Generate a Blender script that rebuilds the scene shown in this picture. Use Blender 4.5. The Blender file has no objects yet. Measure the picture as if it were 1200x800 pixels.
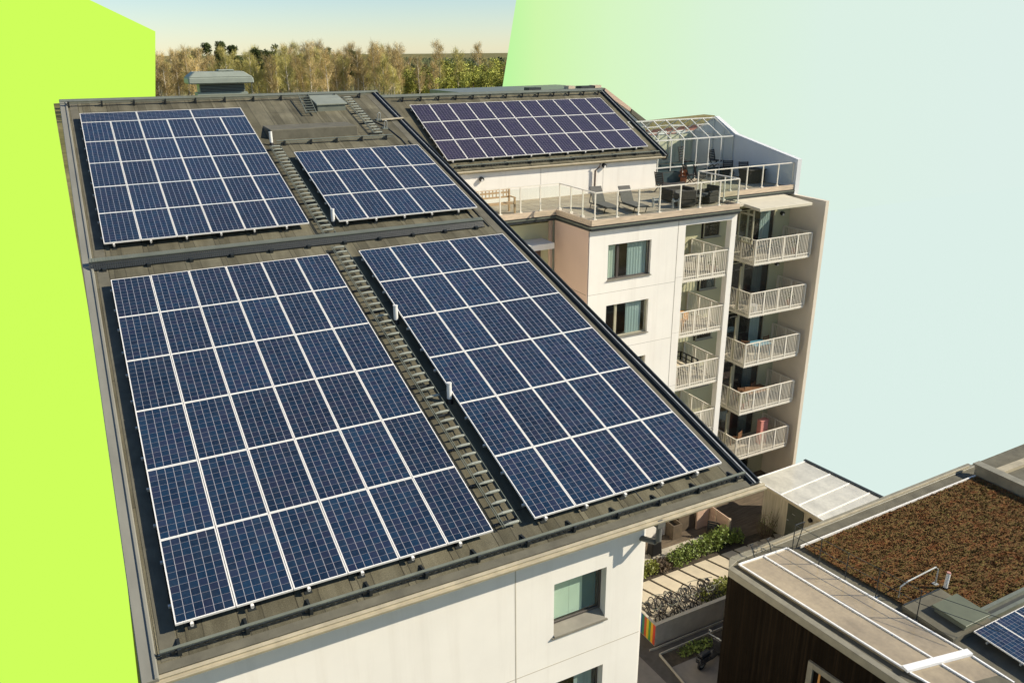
import bpy, math, random
from mathutils import Vector, Matrix
R = math.radians
rnd = random.Random(7)
sc = bpy.context.scene
COL = sc.collection
EXPO = 0.30

# ------------------------------------------------------------------ camera
def cam_basis(yaw, pitch, roll):
    cy, sy, cp, sp = math.cos(yaw), math.sin(yaw), math.cos(pitch), math.sin(pitch)
    fw = Vector((sy*cp, cy*cp, sp)); rt = Vector((cy, -sy, 0)); up = rt.cross(fw)
    cr, sr = math.cos(roll), math.sin(roll)
    return cr*rt + sr*up, cr*up - sr*rt, fw
r_, u_, f_ = cam_basis(R(27.442), R(-19.998), R(-0.363))
cd = bpy.data.cameras.new("camera"); cam = bpy.data.objects.new("camera", cd); COL.objects.link(cam)
m3 = Matrix((r_, u_, -f_)).transposed()
cam.matrix_world = Matrix.Translation((-0.038, -23.984, 5.875)) @ m3.to_4x4()
cd.sensor_width = 36; cd.lens = 36*940.05/1200; cd.clip_start = 0.1; cd.clip_end = 9000
sc.camera = cam

# ------------------------------------------------------------------ materials
def new_mat(name):
    m = bpy.data.materials.new(name); m.use_nodes = True
    return m, m.node_tree, m.node_tree.nodes["Principled BSDF"]
def N(t, kind, **kw):
    n = t.nodes.new(kind)
    for k, v in kw.items(): setattr(n, k, v)
    return n
def mixc(t, fac, a, b, mode='MIX'):
    n = N(t, "ShaderNodeMix", data_type='RGBA', blend_type=mode)
    for sock, val in ((n.inputs[0], fac), (n.inputs[6], a), (n.inputs[7], b)):
        if hasattr(val, "links"): t.links.new(val, sock)
        elif isinstance(val, (int, float)): sock.default_value = val
        else: sock.default_value = (*val, 1)
    return n.outputs[2]
def math_(t, op, a, b=None, c=None):
    n = N(t, "ShaderNodeMath", operation=op)
    for i, v in enumerate((a, b, c)):
        if v is None: continue
        if hasattr(v, "links"): t.links.new(v, n.inputs[i])
        else: n.inputs[i].default_value = v
    return n.outputs[0]
def noise(t, vec, scale, detail=4, rough=.55):
    n = N(t, "ShaderNodeTexNoise"); n.inputs["Scale"].default_value = scale
    n.inputs["Detail"].default_value = detail; n.inputs["Roughness"].default_value = rough
    if vec is not None: t.links.new(vec, n.inputs["Vector"])
    return n.outputs["Fac"]
def ramp(t, fac, stops):
    n = N(t, "ShaderNodeValToRGB"); e = n.color_ramp.elements
    while len(e) < len(stops): e.new(0.5)
    for el, (p, c) in zip(e, stops): el.position = p; el.color = (*c, 1)
    t.links.new(fac, n.inputs[0]); return n.outputs[0]
def objco(t): return N(t, "ShaderNodeTexCoord").outputs["Object"]
def bump(t, p, h, strength=.3, dist=.02):
    b = N(t, "ShaderNodeBump"); b.inputs["Strength"].default_value = strength; b.inputs["Distance"].default_value = dist
    t.links.new(h, b.inputs["Height"]); t.links.new(b.outputs[0], p.inputs["Normal"])
def scaled(t, vec, s):
    n = N(t, "ShaderNodeMapping"); n.inputs["Scale"].default_value = s; t.links.new(vec, n.inputs[0]); return n.outputs[0]

MATS = {}
def M(name, col, rough=.6, metal=0., var=.18, scale=2.5, bmp=0., bscale=60, stretch=None, spec=.5, rnd_obj=0.):
    if name in MATS: return MATS[name]
    m, t, p = new_mat(name)
    co = objco(t)
    v = scaled(t, co, stretch) if stretch else co
    n1 = noise(t, v, scale, 6, .6)
    lo = tuple(c*(1-var) for c in col); hi = tuple(min(1, c*(1+var)) for c in col)
    c = ramp(t, n1, [(.3, lo), (.7, hi)])
    if rnd_obj:
        oi = N(t, "ShaderNodeObjectInfo").outputs["Random"]
        g = math_(t, 'MULTIPLY_ADD', oi, 2*rnd_obj, 1-rnd_obj)
        hs = N(t, "ShaderNodeHueSaturation"); t.links.new(c, hs.inputs["Color"]); t.links.new(g, hs.inputs["Value"]); c = hs.outputs[0]
    t.links.new(c, p.inputs["Base Color"])
    p.inputs["Roughness"].default_value = rough; p.inputs["Metallic"].default_value = metal
    p.inputs["Specular IOR Level"].default_value = spec
    if bmp: bump(t, p, noise(t, v, bscale, 4, .6), bmp, .01)
    MATS[name] = m; return m

WHITE = M("white_render", (.83, .785, .70), .85, var=.035, scale=.7, bmp=.08, bscale=90, spec=.2)
def streaks(m):
    t = m.node_tree; p = t.nodes["Principled BSDF"]; src = p.inputs["Base Color"].links[0].from_socket
    n1 = noise(t, scaled(t, objco(t), (3.2, 3.2, .16)), 1.0, 7, .66); n2 = noise(t, objco(t), .45, 4, .6)
    f = math_(t, 'MULTIPLY', ramp(t, n1, [(.5, (0, 0, 0)), (.78, (1, 1, 1))]), math_(t, 'MULTIPLY', n2, .42))
    t.links.new(mixc(t, f, src, (.50, .44, .35)), p.inputs["Base Color"])
streaks(WHITE)
BEIGE = M("beige_render", (.60, .44, .345), .85, var=.04, scale=.7, bmp=.08, bscale=90, spec=.2)
FINM = M("fin_render", (.70, .61, .48), .85, var=.05, scale=.7, bmp=.08, bscale=90, spec=.2)
GREYW = M("grey_render", (.66, .665, .655), .85, var=.05, scale=.7, spec=.2)
OLIVE = M("olive_render", (.50, .48, .30), .85, var=.05, scale=.9, spec=.2)
GROOVE = M("joint_dark", (.10, .095, .085), .9, var=.1)
METAL_G = M("grey_green_metal", (.155, .165, .125), .45, .0, var=.14, scale=3)
METAL_D = M("dark_metal", (.022, .026, .026), .5, .0, var=.2, scale=5)
METAL_L = M("galvanised", (.48, .48, .44), .42, .4, var=.15, scale=6)
FLASH = M("verge_flashing", (.235, .225, .18), .55, .0, var=.14, scale=2, stretch=(1, .3, 1))
GUTTER = M("gutter_metal", (.42, .36, .24), .5, .0, var=.2, scale=3)
ALU = M("aluminium_frame", (.80, .765, .70), .40, 0., var=.04, scale=4)
WHITEM = M("white_metal", (.76, .70, .58), .45, 0, var=.05, scale=4)
FRAMEW = M("window_frame_olive", (.42, .39, .27), .5, var=.1)
FRAMED = M("window_frame_dark", (.075, .062, .052), .5, var=.1)
LWOOD = M("pale_timber", (.56, .44, .31), .75, var=.25, scale=2, stretch=(1, 12, 12))
PWOOD = M("pink_timber", (.56, .39, .28), .75, var=.12, scale=2, stretch=(1, 1, 10))
OWOOD = M("orange_timber", (.58, .27, .07), .6, var=.15, scale=2)
BWOOD = M("brown_timber", (.20, .10, .045), .7, var=.25, scale=3)
TEAK = M("bench_timber", (.50, .33, .18), .7, var=.2, scale=4, stretch=(2, 9, 9))
DWOOD = M("dark_deck", (.12, .088, .055), .8, var=.4, scale=1.4, stretch=(1.2, 9, 1), bmp=.3)
WICKER = M("dark_wicker", (.034, .028, .023), .8, var=.4, scale=14, bmp=.4)
BLACK = M("black_plastic", (.014, .013, .013), .45, var=.3)
TEAL = M("teal_board", (.028, .055, .058), .6, var=.2)
CONC = M("concrete", (.42, .375, .29), .9, var=.14, scale=1.8, bmp=.15)
CONCD = M("old_concrete", (.42, .37, .29), .9, var=.22, scale=1.1, bmp=.2)
ASPH = M("asphalt", (.075, .066, .055), .95, var=.25, scale=2.5, bmp=.3)
PAVE = M("grey_paving", (.20, .175, .145), .9, var=.14, scale=2, bmp=.2)
SOIL = M("dark_soil", (.055, .042, .026), .95, var=.5, scale=4, bmp=.6)
LEAF = M("hedge_leaf", (.15, .20, .035), .6, var=.55, scale=2.2, rnd_obj=.2)
LEAFY = M("yellow_leaf", (.20, .215, .035), .6, var=.5, scale=1.6)
TWIG = M("twig_bark", (.115, .082, .05), .85, var=.4, scale=3)
GRASS = M("grass_blade", (.12, .14, .03), .8, var=.6, scale=2)
FABR = M("grey_fabric", (.13, .122, .105), .9, var=.12, scale=9)
CURT = M("pale_curtain", (.50, .58, .48), .85, var=.1, scale=1.2, stretch=(7, 7, .2))
CURTB = M("blue_curtain", (.33, .42, .405), .85, var=.2, scale=1.2, stretch=(9, 9, .2))
DARKIN = M("room_shade_paint", (.022, .017, .014), .9, var=.5, scale=1.2)  # dimness of the rooms painted as a dark colour
INWOOD = M("room_brown", (.12, .07, .05), .8, var=.3)
WHITEP = M("white_plastic", (.76, .74, .68), .4, var=.05)
PINK = M("pink_cloth", (.62, .25, .20), .8, var=.1)
BLUE = M("blue_cloth", (.09, .25, .33), .8, var=.2)
RED = M("red_paint", (.50, .05, .03), .6, var=.15)
RUBBER = M("tyre_rubber", (.015, .014, .013), .8, var=.3)

def glass_mat(name, tint, alpha_refl=.12):
    m, t, p = new_mat(name)
    out = [n for n in t.nodes if n.type == 'OUTPUT_MATERIAL'][0]
    tr = N(t, "ShaderNodeBsdfTransparent"); tr.inputs[0].default_value = (*tint, 1)
    gl = N(t, "ShaderNodeBsdfGlossy"); gl.inputs["Roughness"].default_value = .03
    fr = N(t, "ShaderNodeLayerWeight"); fr.inputs[0].default_value = .5
    mx = N(t, "ShaderNodeMixShader"); f = math_(t, 'MULTIPLY_ADD', math_(t, 'POWER', fr.outputs["Facing"], 5), .45, alpha_refl)
    t.links.new(f, mx.inputs[0]); t.links.new(tr.outputs[0], mx.inputs[1]); t.links.new(gl.outputs[0], mx.inputs[2])
    t.links.new(mx.outputs[0], out.inputs[0]); t.nodes.remove(p); return m
GLASS = glass_mat("clear_glass", (.95, .97, .955), .025)
WGLASS = glass_mat("window_glass", (.945, .965, .95), .06)

def roof_felt(name, col, bw=1.02, bl=4.3, lap=False):
    m, t, p = new_mat(name); co = objco(t)
    mp = N(t, "ShaderNodeMapping"); mp.inputs["Rotation"].default_value = (0, 0, R(90)); t.links.new(co, mp.inputs[0])
    br = N(t, "ShaderNodeTexBrick"); br.offset = .37
    t.links.new(mp.outputs[0], br.inputs["Vector"])
    br.inputs["Scale"].default_value = 1; br.inputs["Mortar Size"].default_value = .011; br.inputs["Mortar Smooth"].default_value = .25
    br.inputs["Brick Width"].default_value = bl; br.inputs["Row Height"].default_value = bw
    br.inputs["Color1"].default_value = (*[c*.80 for c in col], 1); br.inputs["Color2"].default_value = (*[c*1.16 for c in col], 1)
    br.inputs["Mortar"].default_value = (*[c*.36 for c in col], 1)
    n1 = noise(t, co, .9, 6, .65); n2 = noise(t, co, 45, 5, .7); n3 = noise(t, scaled(t, co, (3.2, .35, 1)), 1.3, 5, .6)
    c = mixc(t, 1, br.outputs[0], ramp(t, n1, [(.3, (.72, .72, .72)), (.72, (1.22, 1.2, 1.16))]), 'MULTIPLY')
    c = mixc(t, 1, c, ramp(t, n2, [(.3, (.62, .62, .62)), (.7, (1.32, 1.32, 1.30))]), 'MULTIPLY')
    c = mixc(t, 1, c, ramp(t, n3, [(.38, (.78, .77, .74)), (.62, (1.1, 1.1, 1.1))]), 'MULTIPLY')
    if lap:
        sx = N(t, "ShaderNodeSeparateXYZ"); t.links.new(co, sx.inputs[0])
        wob = math_(t, 'MULTIPLY_ADD', noise(t, co, 2.2, 3, .5), .05, sx.outputs[0])
        fr = math_(t, 'FRACT', math_(t, 'MULTIPLY', wob, 1/1.02)); d = math_(t, 'ABSOLUTE', math_(t, 'SUBTRACT', fr, .3))
        c = mixc(t, math_(t, 'MULTIPLY', math_(t, 'LESS_THAN', d, .14), .6), c, mixc(t, 1, c, (.66, .66, .64), 'MULTIPLY'))
        ln = math_(t, 'LESS_THAN', math_(t, 'ABSOLUTE', math_(t, 'SUBTRACT', d, .14)), .010)
        c = mixc(t, math_(t, 'MULTIPLY', ln, .75), c, tuple(k*.3 for k in col))
    t.links.new(c, p.inputs["Base Color"]); p.inputs["Roughness"].default_value = .93; p.inputs["Specular IOR Level"].default_value = .25
    h = math_(t, 'ADD', math_(t, 'MULTIPLY', br.outputs["Fac"], -1.4), n2); bump(t, p, h, .5, .012); return m
FELT = roof_felt("bitumen_felt", (.150, .137, .094), lap=True)
FELTB = roof_felt("bitumen_felt_far", (.148, .134, .09))
FELTP = M("bitumen_patch", (.125, .114, .08), .93, var=.25, scale=2, bmp=.4, bscale=50)

def cell_mat(name, blue, dark, nx, ny, line, lw, lh, hue=.25):
    m, t, p = new_mat(name)
    uv = N(t, "ShaderNodeUVMap").outputs[0]
    sp = N(t, "ShaderNodeSeparateXYZ"); t.links.new(uv, sp.inputs[0])
    x, y = math_(t, 'MULTIPLY', sp.outputs[0], nx), math_(t, 'MULTIPLY', sp.outputs[1], ny)
    fxx, fyy = math_(t, 'FRACT', x), math_(t, 'FRACT', y)
    def edge(f, w): return math_(t, 'GREATER_THAN', math_(t, 'ABSOLUTE', math_(t, 'SUBTRACT', f, .5)), .5-w)
    gx, gy = edge(fxx, lw), edge(fyy, lh)
    cell = N(t, "ShaderNodeCombineXYZ")
    t.links.new(math_(t, 'FLOOR', x), cell.inputs[0]); t.links.new(math_(t, 'FLOOR', y), cell.inputs[1])
    oi = N(t, "ShaderNodeObjectInfo").outputs["Random"]
    t.links.new(math_(t, 'MULTIPLY', oi, 97.3), cell.inputs[2])
    wn = N(t, "ShaderNodeTexWhiteNoise", noise_dimensions='3D'); t.links.new(cell.outputs[0], wn.inputs[0])
    vo = N(t, "ShaderNodeTexVoronoi"); vo.inputs["Scale"].default_value = 26
    t.links.new(objco(t), vo.inputs["Vector"])
    vs = N(t, "ShaderNodeSeparateColor"); t.links.new(vo.outputs["Color"], vs.inputs[0])
    k = math_(t, 'ADD', math_(t, 'MULTIPLY', wn.outputs["Value"], .6), math_(t, 'MULTIPLY', vs.outputs[0], .4))
    c = mixc(t, k, dark, blue)
    ws = N(t, "ShaderNodeSeparateColor"); t.links.new(wn.outputs["Color"], ws.inputs[0])
    c = mixc(t, math_(t, 'MULTIPLY', math_(t, 'GREATER_THAN', ws.outputs[2], .72), .55), c, (blue[0]*(3.0 if blue[0] < .01 else .85), blue[1]*.74, blue[2]*(.80 if blue[0] < .01 else 1.05)))
    pn = math_(t, 'MULTIPLY_ADD', oi, hue*2, 1-hue)
    c = mixc(t, 1, c, N(t, "ShaderNodeCombineColor").outputs[0], 'MULTIPLY') if False else c
    hs = N(t, "ShaderNodeHueSaturation"); t.links.new(c, hs.inputs["Color"]); t.links.new(pn, hs.inputs["Value"]); c = hs.outputs[0]
    c = mixc(t, gy, c, tuple(l*.62 for l in line)); c = mixc(t, gx, c, line)
    dn = noise(t, objco(t), 1.7, 5, .6)
    c = mixc(t, math_(t, 'MULTIPLY', math_(t, 'POWER', dn, 2.), .11), c, (.30, .28, .24))
    t.links.new(c, p.inputs["Base Color"])
    p.inputs["Roughness"].default_value = .22; p.inputs["Specular IOR Level"].default_value = .42
    p.inputs["Coat Weight"].default_value = .3; p.inputs["Coat Roughness"].default_value = .06; p.inputs["Coat IOR"].default_value = 1.38
    return m
CELLS = cell_mat("blue_cells", (.006, .029, .064), (.0024, .010, .028), 6, 12, (.42, .40, .41), .025, .016, .20)
CELLSB = cell_mat("violet_cells", (.034, .026, .044), (.019, .015, .029), 6, 10, (.22, .19, .23), .032, .022, .14)
CELLSW = CELLS

def facade_wood(name, col, n):
    m, t, p = new_mat(name); co = objco(t)
    sp = N(t, "ShaderNodeSeparateXYZ"); t.links.new(co, sp.inputs[0])
    y = math_(t, 'MULTIPLY', sp.outputs[1], n)
    st = math_(t, 'GREATER_THAN', math_(t, 'ABSOLUTE', math_(t, 'SUBTRACT', math_(t, 'FRACT', y), .5)), .38)
    wn = N(t, "ShaderNodeTexWhiteNoise", noise_dimensions='1D'); t.links.new(math_(t, 'FLOOR', y), wn.inputs["W"])
    n1 = noise(t, scaled(t, co, (1, 6, .5)), 2, 5, .6)
    c = mixc(t, wn.outputs["Value"], tuple(c*.65 for c in col), tuple(c*1.3 for c in col))
    c = mixc(t, 1, c, ramp(t, n1, [(.3, (.6, .6, .6)), (.7, (1.25, 1.2, 1.15))]), 'MULTIPLY')
    c = mixc(t, st, c, (.01, .008, .006)); t.links.new(c, p.inputs["Base Color"]); p.inputs["Roughness"].default_value = .95; p.inputs["Specular IOR Level"].default_value = .06
    bump(t, p, math_(t, 'MULTIPLY', st, -1), .8, .03); return m
SLATS = facade_wood("dark_slat_cladding", (.015, .0105, .006), 9)
TEALG = M("teal_glass_tone", (.07, .17, .19), .8, var=.1)  # sheet added behind the pane for the teal look of bare glass
BLIND = M("pale_blind", (.58, .72, .58), .8, var=.03)
CURTD = M("dim_curtain", (.10, .125, .12), .9, var=.2, scale=1.2, stretch=(7, 7, .2))
SHEDW = M("shed_cladding", (.48, .42, .30), .8, var=.22, scale=2.2, stretch=(3, 7, .4), bmp=.2)

def ground_mat():
    m, t, p = new_mat("meadow"); co = objco(t)
    n1 = noise(t, co, .012, 8, .6); n2 = noise(t, co, .2, 8, .7)
    c = ramp(t, n1, [(.32, (.10, .105, .03)), (.5, (.19, .165, .065)), (.66, (.27, .235, .115))])
    c = mixc(t, 1, c, ramp(t, n2, [(.3, (.55, .55, .5)), (.7, (1.3, 1.3, 1.2))]), 'MULTIPLY')
    t.links.new(c, p.inputs["Base Color"]); p.inputs["Roughness"].default_value = .95; p.inputs["Specular IOR Level"].default_value = .1; return m
MEADOW = ground_mat()

def sedum_mat():
    m, t, p = new_mat("sedum"); co = objco(t)
    n1 = noise(t, scaled(t, co, (1, 1.7, 1)), 8.5, 8, .78); n2 = noise(t, scaled(t, co, (1, 2.4, 1)), 1.5, 8, .74); n3 = noise(t, co, 26, 4, .7)
    c = ramp(t, n1, [(.27, (.07, .042, .022)), (.40, (.15, .085, .040)), (.50, (.20, .108, .050)), (.57, (.19, .15, .052)), (.72, (.235, .25, .065))])
    c2 = ramp(t, n2, [(.30, (.80, .98, .72)), (.48, (1, 1, 1)), (.68, (1.28, .80, .72))])
    c = mixc(t, 1, c, c2, 'MULTIPLY'); c = mixc(t, 1, c, ramp(t, n3, [(.3, (.62, .62, .62)), (.7, (1.5, 1.48, 1.4))]), 'MULTIPLY')
    t.links.new(c, p.inputs["Base Color"]); p.inputs["Roughness"].default_value = .95; p.inputs["Specular IOR Level"].default_value = .1
    bump(t, p, math_(t, 'ADD', n1, n3), 1, .08); return m
SEDUM = sedum_mat()

def poly_mat(name, col, var, rough=.28):
    m, t, p = new_mat(name); co = objco(t)
    n1 = noise(t, scaled(t, co, (1.2, .5, 1)), .8, 4, .55); n2 = noise(t, co, 6, 6, .65)
    c = ramp(t, n1, [(.35, tuple(c*(1-var) for c in col)), (.62, tuple(min(1, c*(1+var)) for c in col))])
    c = mixc(t, 1, c, ramp(t, n2, [(.3, (.86, .86, .86)), (.7, (1.06, 1.06, 1.06))]), 'MULTIPLY')
    wv = N(t, "ShaderNodeTexWave"); wv.bands_direction = 'Y'; wv.inputs["Scale"].default_value = 2.6; t.links.new(co, wv.inputs[0])
    bump(t, p, wv.outputs["Fac"], .12, .01); p.inputs["Coat Weight"].default_value = .7; p.inputs["Coat Roughness"].default_value = .09
    t.links.new(c, p.inputs["Base Color"]); p.inputs["Roughness"].default_value = rough; return m
POLY = poly_mat("polycarbonate", (.38, .305, .195), .20, .12)
BARW = M("white_glazing_bar", (.86, .85, .82), .35, 0, var=.02)
POLYW = poly_mat("milky_sheet", (.60, .575, .49), .13, .4)

def backdrop_glow_mat(name, lime, plain=False):
    m = bpy.data.materials.new(name); m.use_nodes = True; t = m.node_tree
    out = [n for n in t.nodes if n.type == 'OUTPUT_MATERIAL'][0]; t.nodes.remove(t.nodes["Principled BSDF"])
    e = N(t, "ShaderNodeEmission"); e.inputs["Strength"].default_value = 2**-EXPO  # emission keeps the backdrop colour flat
    t.links.new(e.outputs[0], out.inputs[0])
    if lime: e.inputs[0].default_value = (.623, 1.0, .105, 1)
    else:
        sp = N(t, "ShaderNodeSeparateXYZ"); t.links.new(objco(t), sp.inputs[0])
        x = math_(t, 'DIVIDE', math_(t, 'SUBTRACT', sp.outputs[0], 42), 100)
        def s(*c): return tuple(((v/255+.055)/1.055)**2.4 for v in c)
        c = ramp(t, x, [(0, s(186, 247, 158)), (.05, s(208, 247, 172)), (.15, s(215, 246, 196)), (.30, s(218, 242, 216)), (.5, s(220, 240, 228)), (.9, s(221, 239, 232))])
        if plain: e.inputs[0].default_value = (*s(220, 239, 232), 1)
        else: t.links.new(c, e.inputs[0])
    return m

# ------------------------------------------------------------------ mesh builder
XF = {}                                             # object name -> inverse world matrix of its root
class MB:
    def __init__(s): s.v, s.f, s.mi, s.uv = [], [], [], {}
    def face(s, pts, m=0, uv=None):
        i = len(s.v); s.v += [Vector(p) for p in pts]; s.f.append(tuple(range(i, i+len(pts)))); s.mi.append(m)
        if uv: s.uv[len(s.f)-1] = uv
    def hexa(s, p, m=0):                            # 8 corners: bottom 4 ccw, top 4 ccw
        i = len(s.v); s.v += [Vector(q) for q in p]
        for a in ((3, 2, 1, 0), (4, 5, 6, 7), (0, 1, 5, 4), (1, 2, 6, 5), (2, 3, 7, 6), (3, 0, 4, 7)):
            s.f.append(tuple(i+k for k in a)); s.mi.append(m)
    def box(s, x0, x1, y0, y1, z0, z1, m=0):
        s.hexa([(x0, y0, z0), (x1, y0, z0), (x1, y1, z0), (x0, y1, z0), (x0, y0, z1), (x1, y0, z1), (x1, y1, z1), (x0, y1, z1)], m)
    def cbox(s, c, d, m=0, rz=0):
        c = Vector(c); q = Matrix.Rotation(rz, 3, 'Z')
        s.hexa([c + q @ Vector((a*d[0]/2, b*d[1]/2, e*d[2]/2)) for e in (-1, 1) for a, b in ((-1, -1), (1, -1), (1, 1), (-1, 1))], m)
    def beam(s, p, q, w, h, m=0, up=(0, 0, 1)):
        p, q = Vector(p), Vector(q); d = (q-p).normalized(); up = Vector(up)
        if abs(d.dot(up)) > .98: up = Vector((0, 1, 0))
        a = d.cross(up).normalized()*w/2; b = a.cross(d).normalized()*h/2
        s.hexa([p-a-b, p+a-b, q+a-b, q-a-b, p-a+b, p+a+b, q+a+b, q-a+b], m)
    def tube(s, pts, r, n=8, m=0, cap=True):
        pts = [Vector(p) for p in pts]; rs = r if isinstance(r, (list, tuple)) else [r]*len(pts)
        i0 = len(s.v)
        for k, p in enumerate(pts):
            d = (pts[min(k+1, len(pts)-1)] - pts[max(k-1, 0)]).normalized()
            a = d.cross(Vector((0, 0, 1)) if abs(d.z) < .95 else Vector((1, 0, 0))).normalized(); b = d.cross(a)
            for j in range(n):
                t = 2*math.pi*j/n; s.v.append(p + (a*math.cos(t) + b*math.sin(t))*rs[k])
        for k in range(len(pts)-1):
            for j in range(n):
                a, b = i0+k*n+j, i0+k*n+(j+1) % n; s.f.append((a, a+n, b+n, b)); s.mi.append(m)
        if cap:
            s.f.append(tuple(i0+j for j in range(n))); s.mi.append(m)
            e = i0+(len(pts)-1)*n; s.f.append(tuple(e+n-1-j for j in range(n))); s.mi.append(m)
    def prism(s, pts, vec, m=0):
        vec = Vector(vec); a = [Vector(p) for p in pts]; n = len(a); i = len(s.v)
        s.v += a + [p+vec for p in a]
        s.f.append(tuple(i+n-1-k for k in range(n))); s.mi.append(m); s.f.append(tuple(i+n+k for k in range(n))); s.mi.append(m)
        for k in range(n): s.f.append((i+k, i+(k+1) % n, i+n+(k+1) % n, i+n+k)); s.mi.append(m)
    def ring(s, c, r, rt, axis='Y', n=18, k=6, m=0):
        c = Vector(c); pts = []
        i0 = len(s.v)
        for a in range(n):
            t = 2*math.pi*a/n
            d = {'Y': Vector((math.cos(t), 0, math.sin(t))), 'X': Vector((0, math.cos(t), math.sin(t)))}[axis]
            o = {'Y': Vector((0, 1, 0)), 'X': Vector((1, 0, 0))}[axis]
            for b in range(k):
                u = 2*math.pi*b/k; s.v.append(c + d*(r+rt*math.cos(u)) + o*rt*math.sin(u))
        for a in range(n):
            for b in range(k):
                s.f.append((i0+a*k+b, i0+((a+1) % n)*k+b, i0+((a+1) % n)*k+(b+1) % k, i0+a*k+(b+1) % k)); s.mi.append(m)
    def build(s, name, mats, parent=None, smooth=False, local=False, bevel=0, flip=False):
        mats = mats if isinstance(mats, (list, tuple)) else [mats]
        inv = Matrix.Identity(4) if (local or parent is None) else XF[parent.name]
        me = bpy.data.meshes.new(name); me.from_pydata([inv @ v for v in s.v], [], s.f)
        for m in mats: me.materials.append(m)
        me.polygons.foreach_set("material_index", s.mi)
        if smooth: me.polygons.foreach_set("use_smooth", [True]*len(s.f))
        if s.uv:
            l = me.uv_layers.new(name="UVMap")
            for fi, uvs in s.uv.items():
                for li, q in zip(me.polygons[fi].loop_indices, uvs): l.data[li].uv = q
        me.update()
        import bmesh
        bm = bmesh.new(); bm.from_mesh(me)
        if not s.uv and len(s.f) < 60000: bmesh.ops.recalc_face_normals(bm, faces=bm.faces)
        bm.to_mesh(me); bm.free()
        o = bpy.data.objects.new(name, me); COL.objects.link(o)
        if parent is not None: o.parent = parent; XF[o.name] = XF[parent.name]
        else: XF[o.name] = Matrix.Identity(4)
        if bevel:
            b = o.modifiers.new("bevel", 'BEVEL'); b.width = bevel; b.segments = 1; b.limit_method = 'ANGLE'; b.angle_limit = R(40)
        return o
def tag(o, label=None, cat=None, group=None, kind=None):
    if label: o["label"] = label
    if cat: o["category"] = cat
    if group: o["group"] = group
    if kind: o["kind"] = kind
    return o
def thing(name, label, cat, loc=(0, 0, 0), rot=(0, 0, 0), group=None):
    o = bpy.data.objects.new(name, None); COL.objects.link(o); o.empty_display_size = .2
    o.location = loc; o.rotation_euler = rot
    from mathutils import Euler
    XF[o.name] = (Matrix.Translation(loc) @ Euler(rot).to_matrix().to_4x4()).inverted()
    return tag(o, label, cat, group)
def copy_tree(o, parent=None):
    c = o.copy(); COL.objects.link(c)
    if parent is not None: c.parent = parent
    for ch in o.children: copy_tree(ch, c)
    return c
def struct(o): o["kind"] = "structure"; return o
def one(fn, name, mats, parent, **kw):
    m = MB(); fn(m); return m.build(name, mats, parent, **kw)

ZG = -17.35
AL = R(16.236)
def SA(x, s, h=0.): return Vector((x, s*math.cos(AL)-h*math.sin(AL), s*math.sin(AL)+h*math.cos(AL)))
ROOF_A = SA(0, 0, -.25); ROT_A = (AL, 0, 0)
BE = R(25.4); OB = Vector((14.38, 9.965, 1.192))
def SB(x, s, h=0.): return OB + Vector((x, s*math.cos(BE)-h*math.sin(BE), s*math.sin(BE)+h*math.cos(BE)))

# ------------------------------------------------------------------ wall with openings (in the XZ plane, facing -Y)
def wall_xz(mb, x0, x1, z0, z1, y, th, holes, m=0):
    xs = sorted({x0, x1, *[h[0] for h in holes], *[h[1] for h in holes]}); zs = sorted({z0, z1, *[h[2] for h in holes], *[h[3] for h in holes]})
    def inside(a, b): return any(h[0]-1e-6 <= a <= h[1]+1e-6 and h[2]-1e-6 <= b <= h[3]+1e-6 for h in holes)
    for i in range(len(xs)-1):
        j = 0
        while j < len(zs)-1:
            xm, zm = (xs[i]+xs[i+1])/2, (zs[j]+zs[j+1])/2
            if inside(xm, zm): j += 1; continue
            k = j
            while k+1 < len(zs)-1 and not inside(xm, (zs[k+1]+zs[k+2])/2): k += 1
            p = [(xs[i], y, zs[j]), (xs[i+1], y, zs[j]), (xs[i+1], y, zs[k+1]), (xs[i], y, zs[k+1])]
            mb.face(p, m); mb.face([(a, y+th, c) for a, _, c in reversed(p)], m); j = k+1
    for h in holes:
        a, b, c, d = h
        mb.face([(a, y, c), (a, y, d), (a, y+th, d), (a, y+th, c)], m); mb.face([(b, y, d), (b, y, c), (b, y+th, c), (b, y+th, d)], m)
        mb.face([(a, y, d), (b, y, d), (b, y+th, d), (a, y+th, d)], m); mb.face([(b, y, c), (a, y, c), (a, y+th, c), (b, y+th, c)], m)

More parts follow.
